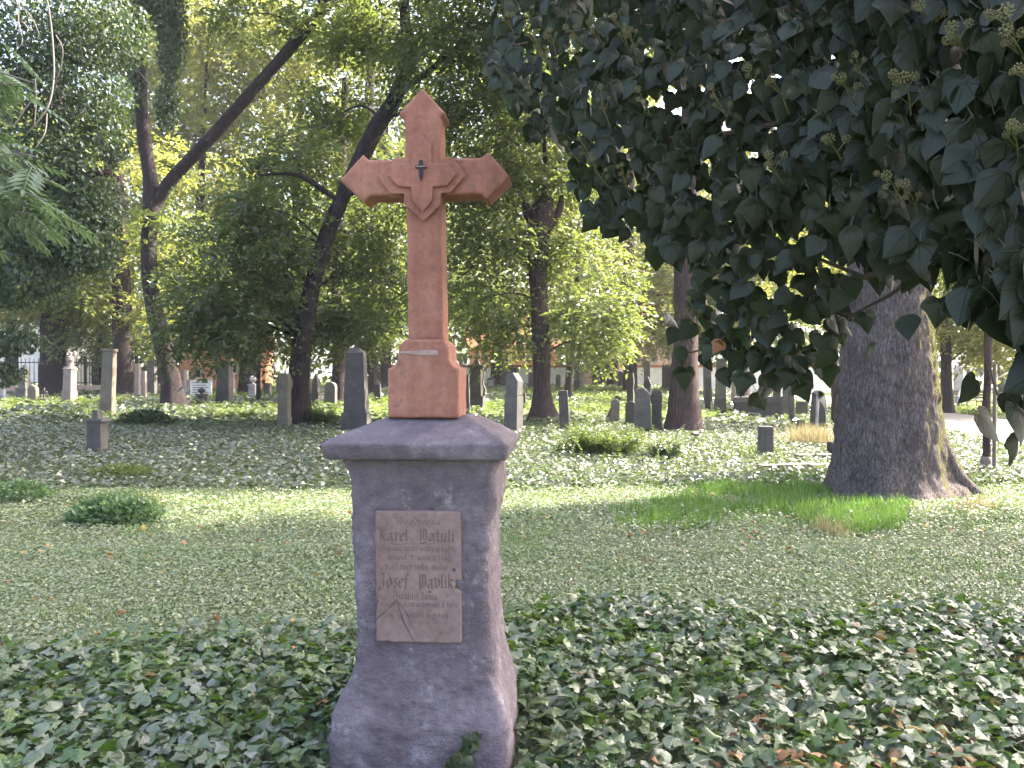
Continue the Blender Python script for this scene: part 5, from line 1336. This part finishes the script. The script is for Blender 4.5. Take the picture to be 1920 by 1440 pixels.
house(-40, 85, 66, CH - (600 - HZ) / F * 66, 'wall_white', 'pale sunlit house beyond the fence at the far left', [(10, 640, 14, 22), (45, 640, 14, 22)], 8, 4)
# iron fence on a low wall, far left
YF = 42.0
fn = empty('iron_fence', (gx_(100, YF), YF, .45), 'dark iron railings on a low pinkish wall at the far left', 'fence')
slab_obj('low_wall', (gx_(-60, YF), YF), (gx_(340, YF), YF), .35, .1, CH - (722 - HZ) / F * YF, M['wall_pink'], fn)
zt_ = CH - (676 - HZ) / F * YF; zb_ = CH - (722 - HZ) / F * YF
bar_me = None
for i, px in enumerate(np.arange(-56, 338, 8.0)):
    if bar_me is None:
        bm = bmesh.new(); bmesh.ops.create_cone(bm, segments=6, radius1=.022, radius2=.016, depth=zt_ - zb_ + .12, cap_ends=True); bar_me = bpy.data.meshes.new('fence_bar'); bm.to_mesh(bar_me); bm.free(); bar_me.materials.append(M['iron'])
    o = link('bar', bar_me, None, fn); o.location = (gx_(px, YF) - fn.location.x, 0, (zt_ + zb_) / 2 + .06 - fn.location.z)
for z in (zb_ + .12, zt_ - .1):
    slab_obj('rail', (gx_(-58, YF), YF), (gx_(338, YF), YF), .05, z - .025, z + .025, M['iron'], fn)
for px in (-56, 24, 104, 160, 175, 256, 330):
    slab_obj('post', (gx_(px - 2, YF), YF + .002), (gx_(px + 2, YF), YF + .002), .12, zb_ + .002, zt_ + .25, M['iron'], fn)
# white notice panel
nbp = empty('notice_panel', (gx_(377, 36), 36, TH(gx_(377, 36), 36)), 'white panel with grey lines of writing on two low posts right of the curved trunk', 'panel')
slab_obj('board', (gx_(357, 36), 36), (gx_(397, 36), 36), .12, CH - (743 - HZ) / F * 36, CH - (713 - HZ) / F * 36, M['wall_white'], nbp)
slab_obj('frame', (gx_(354, 36), 36), (gx_(400, 36), 36), .2, CH - (713 - HZ) / F * 36 + .003, CH - (709 - HZ) / F * 36, M['wall_pink'], nbp)
for px in (360, 394): slab_obj('post', (gx_(px - 2, 36), 36.02), (gx_(px + 2, 36), 36.02), .1, .2, CH - (743 - HZ) / F * 36 - .003, M['wall_pink'], nbp)
for i in range(5):
    slab_obj('lettering', (gx_(362, 36), 35.936), (gx_(392 - 4 * (i % 2), 36), 35.936), .006, CH - (718.5 + i * 4.4 - HZ) / F * 36, CH - (717 + i * 4.4 - HZ) / F * 36, M['grave_grey'], nbp)

# ------------------------------------------------------------------ young staked tree, wayside post, benches, person
bS = hit(1850, 888)
st_ = empty('sapling', bS, 'young tree with a straight thin trunk beside the path at the right edge', 'tree')
tobj('trunk', tube([bS - [0, 0, .08], bS + [.01, 0, .3], bS + [.0, 0, 1.0], bS + [.02, 0, 1.75], bS + [.04, .05, 2.6], bS + [.02, .05, 4.2]], [.075, .062, .058, .055, .05, .03], 12, 30, .06, 6), M['bark_red'], st_)
tobj('limb', tube([bS + [.03, .03, 2.2], bS + [.5, .1, 2.8], bS + [.9, .2, 3.3]], [.025, .02, .01], 7, 14), M['bark_red'], st_)
A = Acc()
for k, (c, rr, n) in enumerate([(bS + [.1, .1, 3.6], (.9, .9, .7), 2600), (bS + [.9, .3, 3.4], (.8, .8, .6), 1800), (bS + [-.6, .2, 4.2], (.9, .8, .6), 1800)]): A.add(*sprays(c, rr, n, .085, 14, .5, .35, .5, 950 + k))
obj('crown', *A.out(), M['leaf_mid'], st_)
tobj('guard', tube([bS - [0, 0, .05], bS + [0, 0, .12], bS + [0, 0, .26]], [.085, .085, .08], 12, 6), M['wood_grey'], st_)
sk = bS + [.16, .05, 0]
tag(tobj('stake', tube([sk - [0, 0, .1], sk + [0, 0, .9], sk + [0, 0, 1.72]], [.03, .03, .028], 8, 6), M['wood_grey']), 'wooden stake leaning close to the young tree trunk', 'stake')
# thin trunk with a small box left of the huge trunk
bT = np.array([gx_(1566, 23.5), 23.5, TH(gx_(1566, 23.5), 23.5)])
tb = empty('tree', bT, 'thin dark trunk carrying a small box, left of the huge trunk', 'tree')
tobj('trunk', tube([bT - [0, 0, .05], bT + [0, 0, .4], bT + [-.02, 0, 1.4], bT + [0, 0, 2.6], bT + [.1, 0, 5]], [.16, .11, .10, .09, .05], 10, 30, .08, 3), M['bark_red'], tb)
A = Acc(); A.add(*sprays(bT + [.1, 0, 4.6], (1.6, 1.4, 1.1), 3200, .13, 16, .9)); obj('crown', *A.out(), M['leaf_bright'], tb)
bx = bm_obj('sign_box', block(.2, .12, .3, seed=5), M['grave_dark']); bx.location = (bT[0] + .12, 23.36, bT[2] + 1.02); tag(bx, 'small dark box fixed to the thin trunk left of the huge trunk', 'box')
def bench(loc, rz, label):
    g = empty('park_bench', loc, label, 'bench', 'benches along the path', rz)
    L_ = 1.7
    for i in range(4):
        o = bm_obj('slat', block(.085, L_, .03, bev=.005, jit=0), M['wood_grey'], g); o.location = (-.18 + i * .115, 0, .43)
    for i in range(3):
        o = bm_obj('back_slat', block(.03, L_, .085, bev=.005, jit=0), M['wood_grey'], g); o.location = (.26 + .035 * i, 0, .52 + i * .125)
    for sy in (-.7, 0, .7):
        for pts in ([(-.2, sy, .0), (-.19, sy, .2), (-.2, sy, .42)], [(.3, sy, 0), (.22, sy, .2), (.2, sy, .42)]):
            v_, f_ = tube(pts, [.022] * 3, 6, 8, 0, 1, None, 0, False); obj('leg', v_, f_, M['iron'], g, True, None, True)
        v_, f_ = tube([(-.2, sy, .415), (.2, sy, .415), (.28, sy, .55), (.36, sy, .88)], [.02] * 4, 6, 16, 0, 1, None, 0, False); obj('bracket', v_, f_, M['iron'], g, True, None, True)
    return g
Yb = 36.0
bpos = np.array([gx_(1808, Yb), Yb, 0]); bpos[2] = TH(bpos[0], bpos[1])
bench(bpos, 28, 'slatted park bench with a person sitting on it beside the path')
b2 = np.array([gx_(1900, 34), 34.0, 0]); b2[2] = TH(b2[0], b2[1])
bench(b2, 30, 'empty slatted bench at the right edge beyond the sapling')
def skin_mesh(name, joints, bones, mat, parent):
    me = bpy.data.meshes.new(name)
    me.from_pydata([j[0] for j in joints], bones, [])
    o = link(name, me, None, parent)
    md = o.modifiers.new('s', 'SKIN')
    for i, j in enumerate(joints):
        me.skin_vertices[0].data[i].radius = (j[1], j[2] if len(j) > 2 else j[1])
    me.skin_vertices[0].data[0].use_root = True
    sb = o.modifiers.new('d', 'SUBSURF'); sb.levels = 2; sb.render_levels = 2
    dg = bpy.context.evaluated_depsgraph_get()
    nm = bpy.data.meshes.new_from_object(o.evaluated_get(dg))
    o.modifiers.clear(); o.data = nm; nm.materials.clear(); nm.materials.append(mat)
    nm.polygons.foreach_set('use_smooth', np.ones(len(nm.polygons), bool))
    return o
pr = empty('person', bpos + [-.02, -.1, 0], 'person in a white top and blue trousers sitting cross-legged on the bench', 'person', None, 28)
# sits facing -X
skin_mesh('body', [((0, 0, .55), .12), ((.05, 0, .8), .12), ((.07, 0, 1.0), .075), ((.05, 0, 1.08), .05), ((.03, 0, 1.2), .085), ((.02, 0, 1.29), .07), ((.06, -.19, .97), .05), ((.0, -.24, .74), .042), ((-.24, -.15, .66), .032), ((-.32, -.12, .64), .03), ((.06, .19, .97), .05), ((.0, .24, .74), .042), ((-.24, .15, .66), .032), ((-.32, .10, .64), .03),
    ((-.06, -.1, .53), .085), ((-.48, -.08, .55), .06), ((-.6, -.06, .12), .04), ((-.70, -.06, .05), .035), ((-.06, .1, .55), .085), ((-.5, .0, .64), .06), ((-.78, -.05, .28), .04), ((-.9, -.06, .24), .035)],
    [(0, 1), (1, 2), (2, 3), (3, 4), (4, 5), (2, 6), (6, 7), (7, 8), (8, 9), (2, 10), (10, 11), (11, 12), (12, 13), (0, 14), (14, 15), (15, 16), (16, 17), (0, 18), (18, 19), (19, 20), (20, 21)], M['skin'], pr)
skin_mesh('shirt', [((.01, 0, .52), .15), ((.05, 0, .8), .145), ((.07, 0, 1.0), .095), ((.06, 0, 1.05), .06), ((.06, -.19, .97), .068), ((.01, -.235, .78), .058), ((-.12, -.19, .70), .05), ((.06, .19, .97), .068), ((.01, .235, .78), .058), ((-.12, .19, .70), .05)], [(0, 1), (1, 2), (2, 3), (2, 4), (4, 5), (5, 6), (2, 7), (7, 8), (8, 9)], M['shirt'], pr)
skin_mesh('trousers', [((0, 0, .53), .14), ((-.06, -.1, .53), .10), ((-.48, -.08, .55), .076), ((-.59, -.06, .16), .055), ((-.06, .1, .55), .10), ((-.5, .0, .64), .076), ((-.76, -.045, .32), .055)], [(0, 1), (1, 2), (2, 3), (0, 4), (4, 5), (5, 6)], M['jeans'], pr)
skin_mesh('hair', [((.05, 0, 1.30), .085), ((.09, 0, 1.24), .08), ((.11, 0, 1.14), .05)], [(0, 1), (1, 2)], M['hair'], pr)
for p in (((-.58, -.06, .07), (-.74, -.06, .04)), ((-.77, -.05, .27), (-.93, -.06, .22))):
    skin_mesh('shoe', [(p[0], .05), (p[1], .038)], [(0, 1)], M['shoe'], pr)
# lamp-like dark post beside the bench


# ------------------------------------------------------------------ ground cover
def scatter(n, y0, y1, pad=1.2, grow=.70):
    y = np.sqrt(rng.uniform(y0 ** 2, y1 ** 2, n))
    x = rng.uniform(-1, 1, n) * (grow * y + pad)
    return x, y
def patch2(x, y, sc_, seed):
    return fbm(np.stack([x * sc_, y * sc_, np.full_like(x, seed * 1.7)], -1), 3, seed)
def near_py(y): return HZ + CH * F / y           # row of flat ground at that depth
def off_trunks(x, y):
    k = np.hypot((x - 4.93) / .78, (y - 10.7) / .78) > 1
    k &= ~((np.abs(x - oP[0]) < .40) & (y > oP[1] - .62) & (y < oP[1] + .33))
    return k
L5S = [(0, .02), (.30, -.20), (.33, .0), (.60, .20), (.32, .40), (.12, .80), (0, 1.0)]
OVS = [(0, .0), (.28, -.16), (.48, .06), (.47, .32), (.28, .66), (0, 1.0)]
def nostalk(s):
    P, Fc, UV = s
    n = len(P) - 6
    k = (Fc < n).all(1)
    return P[:n], Fc[k], UV[:n]
g_shapes = [nostalk(ivy_leaf(L5S, .24, .10, .3, 1)), nostalk(ivy_leaf(L5S, .05, .25, .3, 2)), nostalk(ivy_leaf(L5S, .36, -.05, .3, 3)), nostalk(ivy_leaf(OVS, .25, .15, .3, 4))]
def ground_leaves(x, y, ln, hmin, hmax, tilt, shapes, hp=1.0):
    n = len(x)
    h = hmin + (hmax - hmin) * rng.random(n) ** hp
    pos = np.stack([x, y, terrain(x, y) + h], -1)
    az = rng.uniform(0, 2 * math.pi, n)
    face = np.array([0, 0, 1.0]) + rng.normal(size=(n, 3)) * [tilt, tilt, .15]
    tip = np.stack([np.cos(az), np.sin(az), rng.normal(size=n) * .3 - .22], -1)
    return place_shapes(shapes, rng.integers(0, len(shapes), n), pos, frames(face, tip), ln * rng.uniform(.6, 1.25, n))
# near bed of ivy
def ivy_edge(x): return 5.02 + .42 * np.sin(x * .9 + .8) * .5 + .18 * np.sin(x * 2.7) - .10 * np.abs(x) * (x < 0) * .6 + .05 * x
x, y = scatter(23000, 2.25, 5.9, .7)
k = (y < ivy_edge(x) + .20 * patch2(x, y, 2.2, 3) + .10 * rng.normal(size=len(x))) & off_trunks(x, y)
x, y = x[k], y[k]
hm = .035 * patch2(x, y, 1.1, 9)
v, f, uv = ground_leaves(x, y, .066, .0, .13, .42, g_shapes, .7)
tag(obj('ground_ivy', v, f, M['ivy_ground'], None, True, uv), 'bed of broad ivy leaves around the foot of the pier', 'ground cover', kind='stuff')
# low mixed cover of the middle distance
def flat_leaves(x, y, ln, hmax, tilt, hp=1.0, wr=.82):
    n = len(x)
    pos = np.stack([x, y, terrain(x, y) + .01 + hmax * rng.random(n) ** hp], -1)
    az = rng.uniform(0, 2 * math.pi, n)
    d = np.stack([np.cos(az), np.sin(az), rng.normal(size=n) * .25], -1)
    nn = np.array([0, 0, 1.0]) + rng.normal(size=(n, 3)) * tilt
    l = ln * rng.uniform(.6, 1.3, n)
    return leaf_quads(pos, d, nn, l, l * wr, .14)
def grassy(x, y):                                     # where the vivid grass stands
    px = 960 + F * x / y; py = near_py(y)
    return (inpoly(px, py, [(1175, 985), (1260, 930), (1440, 893), (1580, 890), (1600, 930), (1700, 945), (1695, 985), (1600, 1000), (1400, 985)]) & off_trunks(x, y))
xa, ya = scatter(112000, 4.3, 7.2, .6); xb, yb = scatter(100000, 7.2, 11.6, .8)
x, y = np.concatenate([xa, xb]), np.concatenate([ya, yb])
k = (y > ivy_edge(x) - .45) & off_trunks(x, y) & ~(grassy(x, y) & (rng.random(len(x)) < .6))
x, y = x[k], y[k]
fine_ = .0235 + .0125 * sstep(6.0, 9.5, y)
half = patch2(x, y, .55, 13) + .4 * rng.normal(size=len(x)) > .25
A1, A2 = flat_leaves(x[~half], y[~half], fine_[~half], .035, .38), flat_leaves(x[half], y[half], fine_[half] * 1.15, .055, .45)
tag(obj('ground_cover', *A1, M['cover'], None), 'low grey-green cover of small leaves across the middle ground', 'ground cover', kind='stuff')
tag(obj('weeds', *A2, M['cover'], None), 'slightly taller dull green weeds mixed into the low cover', 'ground cover', kind='stuff')
x, y = scatter(105000, 11, 23)
k = ~on_path(x, y, .1) & off_trunks(x, y)
x, y = x[k], y[k]
tag(obj('ivy_carpet', *flat_leaves(x, y, .088, .13, .45), M['ivy_far'], None), 'carpet of ivy between the graves, bright where the sun falls on it', 'ground cover', kind='stuff')
x, y = scatter(100000, 22, 62, 2)
k = ~on_path(x, y, .2)
x, y = x[k], y[k]
w_ = patch2(x, y, .22, 21) > .05
tag(obj('far_ivy', *flat_leaves(x[w_], y[w_], .19, .22, .5), M['ivy_far'], None), 'ivy and weeds covering the far graves', 'ground cover', kind='stuff')
tag(obj('far_meadow', *flat_leaves(x[~w_], y[~w_], .19, .22, .5, 1, .5), M['meadow'], None), 'bright green weeds between the far graves', 'ground cover', kind='stuff')
# grass
def blades(x, y, hmin, hmax, wd, lean=.35, base_z=None):
    n = len(x)
    z = terrain(x, y) if base_z is None else base_z
    h = rng.uniform(hmin, hmax, n)
    az = rng.uniform(0, 2 * math.pi, n); ln_ = np.abs(rng.normal(size=n)) * lean
    dx, dy = np.cos(az) * ln_, np.sin(az) * ln_
    sx, sy = -np.sin(az) * wd * .5, np.cos(az) * wd * .5
    fa = rng.uniform(0, math.pi, n); sx, sy = np.cos(fa) * wd * .5, np.sin(fa) * wd * .5
    P = lambda t, b: np.stack([x + dx * h * t * t + b * sx * (1 - t), y + dy * h * t * t + b * sy * (1 - t), z + h * t * (1 - .25 * ln_ * t)], -1)
    v = np.stack([P(0, -1), P(0, 1), P(.55, 1.3), P(.55, -1.3), P(1, 0)], 1).reshape(-1, 3)
    b = np.arange(n)[:, None] * 5
    f = np.concatenate([b + np.array([[0, 1, 2]]), b + np.array([[0, 2, 3]]), b + np.array([[3, 2, 4]])])
    return v, f
x, y = scatter(160000, 7.5, 13.5)
k = grassy(x + .35 * patch2(x, y, 1.3, 33), y + .5 * patch2(x, y, 1.7, 34)) & (patch2(x, y, 1.5, 31) + .25 * rng.normal(size=len(x)) > -.2)
tag(obj('grass', *blades(x[k], y[k], .06, .19, .011), M['grass']), 'vivid green tufts of grass in front of the huge trunk', 'grass', kind='stuff')
x, y = scatter(42000, 5.0, 13)
k = (patch2(x, y, .8, 35) > .35) & off_trunks(x, y) & (y > ivy_edge(x) - .3)
tag(obj('thin_grass', *blades(x[k], y[k], .04, .12, .008), M['grass']), 'thin grass growing through the low cover', 'grass', kind='stuff')
x, y = scatter(70000, 13, 40)
k = (patch2(x, y, .35, 37) > .15) & ~on_path(x, y, .05) & ((x > 1.5) | (y > 20))
tag(obj('bright_grass', *blades(x[k], y[k], .10, .26, .03), M['meadow']), 'sunlit grass between the trunks and along the path', 'grass', kind='stuff')
# dry yellow grass and reeds
def clump_xy(px, py, wpx, n, dy=.4):
    p = hit(px, py); w_m = wpx / F * p[1]
    return p[0] + rng.normal(size=n) * w_m * .28, p[1] + rng.normal(size=n) * dy
x, y = clump_xy(1522, 838, 80, 900, .35)
t = empty('dry_grass', (x.mean(), y.mean(), TH(x.mean(), y.mean())), 'clump of dry yellow grass left of the huge trunk', 'grass')
obj('blades', *blades(x, y, .25, .62, .016, .3), M['straw'], t)
for px, py, wpx, n, lab in [(1556, 1003, 60, 130, 'pale dry tuft at the edge of the vivid grass'), (1838, 958, 60, 160, 'dry reddish grass tuft at the root on the right of the huge trunk')]:
    x, y = clump_xy(px, py, wpx, n, .12)
    t = empty('dry_grass', (x.mean(), y.mean(), TH(x.mean(), y.mean())), lab, 'grass')
    obj('blades', *blades(x, y, .10, .28, .008, .5), M['straw'], t)
# ferns and tall weeds
def fern(px, py, wpx, hpx, n, label, mat):
    p = hit(px, py); W = wpx / F * p[1]; H = hpx / F * p[1]
    g = empty('fern_clump', p, label, 'plant')
    A = Acc()
    for i in range(n):
        az = rng.uniform(0, 2 * math.pi); ln_ = rng.uniform(.35, 1.0)
        b = p + np.array([rng.normal() * W * .2, rng.normal() * W * .13, 0])
        h = H * rng.uniform(.6, 1.1); o_ = np.array([math.cos(az), math.sin(az) * .7, 0]) * ln_ * W * .32
        t = np.linspace(0, 1, 17)[:, None]
        C_ = b + o_ * t ** 1.7 + np.array([0, 0, 1.0]) * h * (t * (1.25 - .35 * t * (1 + ln_ * .4)))
        T = norm(np.gradient(C_, axis=0)); s = norm(np.cross(T, [0, 0, 1.0]) + 1e-6)
        for sg in (-1, 1):
            ll = .16 * H * np.sin(math.pi * np.linspace(.12, 1, 17) ** .8) + .02
            A.add(*leaf_quads(C_[2:], (s * sg + T * .5 + [0, 0, -.2])[2:] + rng.normal(size=(15, 3)) * .12, np.tile([0, 0, 1.0], (15, 1)) + rng.normal(size=(15, 3)) * .3, ll[2:], ll[2:] * .32))
        v_, f_ = tube(C_[::4], [.005, .004, .003, .002, .001], 4, 8, 0, 1, None, 0, False)
        A.add(v_, np.vstack([f_[:, [0, 1, 2]], f_[:, [0, 2, 3]]]))
    obj('fronds', *A.out(), M[mat], g)
fern(1125, 858, 175, 74, 150, 'big clump of ferns and tall weeds right of the slanted stele', 'meadow')
fern(1250, 864, 100, 58, 70, 'smaller clump of pale weeds at the foot of the thick straight trunk', 'cover')
fern(600, 800, 90, 50, 60, 'yellow-green weeds between the leaning tree and the tapering stele', 'meadow')
fern(440, 790, 150, 34, 70, 'low sunlit weeds right of the curved trunk', 'meadow')
# leafy mounds
def mound(px, py, wpx, hpx, n, ln, label, mat, hang=.1):
    p = hit(px, py); W = wpx / F * p[1] / 2; H = hpx / F * p[1]
    g = empty('leafy_plant', p, label, 'plant')
    u_ = rand_dir(n, .4); u_[:, 2] = np.abs(u_[:, 2])
    r = rng.random(n) ** .25
    P = p + np.array([0, .3 * W, 0]) + u_ * r[:, None] * [W, W * .6, H]
    d = u_ + rng.normal(size=(n, 3)) * .5; d[:, 2] -= hang
    l = ln * rng.uniform(.7, 1.25, n)
    obj('foliage', *leaf_quads(P, d, u_ * .6 + [0, 0, .9] + rng.normal(size=(n, 3)) * .25, l, l * .75), M[mat], g)
    tobj('stem', tube([p + [0, .3 * W, -.02], p + [.02, .3 * W, H * .7]], [.012, .006], 6, 4), M['vine'], g)
mound(198, 985, 190, 46, 1300, .075, 'low bushy plant with pale green leaves in the left middle ground', 'plant')
mound(25, 945, 120, 40, 800, .06, 'patch of pale green plants at the left edge', 'plant')
mound(215, 905, 150, 30, 900, .06, 'green weeds at the foot of the short capped pedestal', 'meadow')
mound(265, 803, 110, 32, 1400, .10, 'dark ivy heap in front of the curved trunk', 'leaf_ivytree')
# fallen leaves
x, y = scatter(2600, 2.3, 16)
k = off_trunks(x, y) & (rng.random(len(x)) < np.where(y < 6, np.where(x > .9, .62, .42), .6))
x, y = x[k], y[k]
xe = rng.normal(size=150) * .6 + 1.35; ye = np.abs(rng.normal(size=150)) * .30 + 2.85
x, y = np.concatenate([x, xe]), np.concatenate([y, ye])
nn = len(x); h = np.where(y < 5.2, .12, .04) * rng.uniform(.45, 1.0, nn)
pos = np.stack([x, y, terrain(x, y) + h], -1); az = rng.uniform(0, 6.28, nn)
d_shapes = [nostalk(ivy_leaf(OVS, .55, .35, .3, 7)), nostalk(ivy_leaf(OVS, -.4, .5, .3, 8)), nostalk(ivy_leaf(L5S, .6, .4, .3, 9))]
v, f, uv = place_shapes(d_shapes, rng.integers(0, 3, nn), pos, frames(np.array([0, 0, 1.0]) + rng.normal(size=(nn, 3)) * [.55, .55, .1], np.stack([np.cos(az), np.sin(az), rng.normal(size=nn) * .3], -1)), rng.uniform(.035, .07, nn))
tag(obj('fallen_leaves', v, f, M['dead_leaf'], None, True, uv), 'scattered orange-brown fallen leaves on the ivy', 'leaves', kind='stuff')
# sprig of ivy climbing the foot of the pier
spg = empty('ivy_sprig', (lx(880) + oP[0], YP - .12, .0), 'small ivy sprig with dark leaves climbing the right foot of the pier', 'ivy')
sp_me = [raw_mesh('sprig_leaf', *ivy_leaf(L5, .22, .12, .4, 20 + k)[:2], ivy_leaf(L5, .22, .12, .4, 20 + k)[2], True) for k in range(3)]
for me in sp_me: me.materials.append(M['ivy_sprig'] if 'ivy_sprig' in M else M['leaf_dark'])
def on_pier(px, py): return np.array([(px - 960) * SC * .972, YP - .085 + (.04 if py < 1380 else 0), CH - (py - HZ) * SC * .972])
tobj('stem', tube([on_pier(850, 1475), on_pier(862, 1430), on_pier(874, 1405), on_pier(882, 1385), on_pier(888, 1366)], [.003, .003, .0025, .002, .001], 6, 16), M['twig'], spg)
for i, (px, py, s_) in enumerate([(888, 1368, 18), (880, 1378, 16), (896, 1384, 18), (878, 1390, 24), (890, 1398, 26), (884, 1410, 22), (866, 1412, 24), (858, 1420, 26), (872, 1424, 28), (848, 1432, 26), (862, 1438, 28), (840, 1444, 24), (868, 1450, 26), (893, 1376, 14), (850, 1455, 26)]):
    o = link('leaf', sp_me[i % 3], None, spg)
    fr_ = frames(np.array([[rng.normal() * .4, -1, .35 + .2 * rng.normal()]]), np.array([[rng.normal() * .6, -.1, -1 + .5 * rng.normal()]]))[0]
    o.matrix_local = Matrix.Translation(Vector(on_pier(px, py) - [0, .012, -.01]) - Vector(spg.location)) @ Matrix(fr_.tolist()).to_4x4() @ Matrix.Scale(s_ * SC, 4)

# ------------------------------------------------------------------ thin haze added to lift the dark tones of the background
hz = bpy.data.materials.new('added_haze'); hz.use_nodes = True
nt = hz.node_tree; nt.nodes.clear()
om = nt.nodes.new('ShaderNodeOutputMaterial'); pvn = nt.nodes.new('ShaderNodeVolumePrincipled')
pvn.inputs['Color'].default_value = (.95, .96, 1, 1); pvn.inputs['Density'].default_value = .00045
nt.links.new(pvn.outputs[0], om.inputs['Volume'])
bm = bmesh.new(); bmesh.ops.create_cube(bm, size=1)
for v in bm.verts: v.co = Vector((v.co.x * 860, v.co.y * 1000 + 200, -2 if v.co.z < 0 else 40))
tag(bm_obj('haze', bm, hz), kind='stuff')
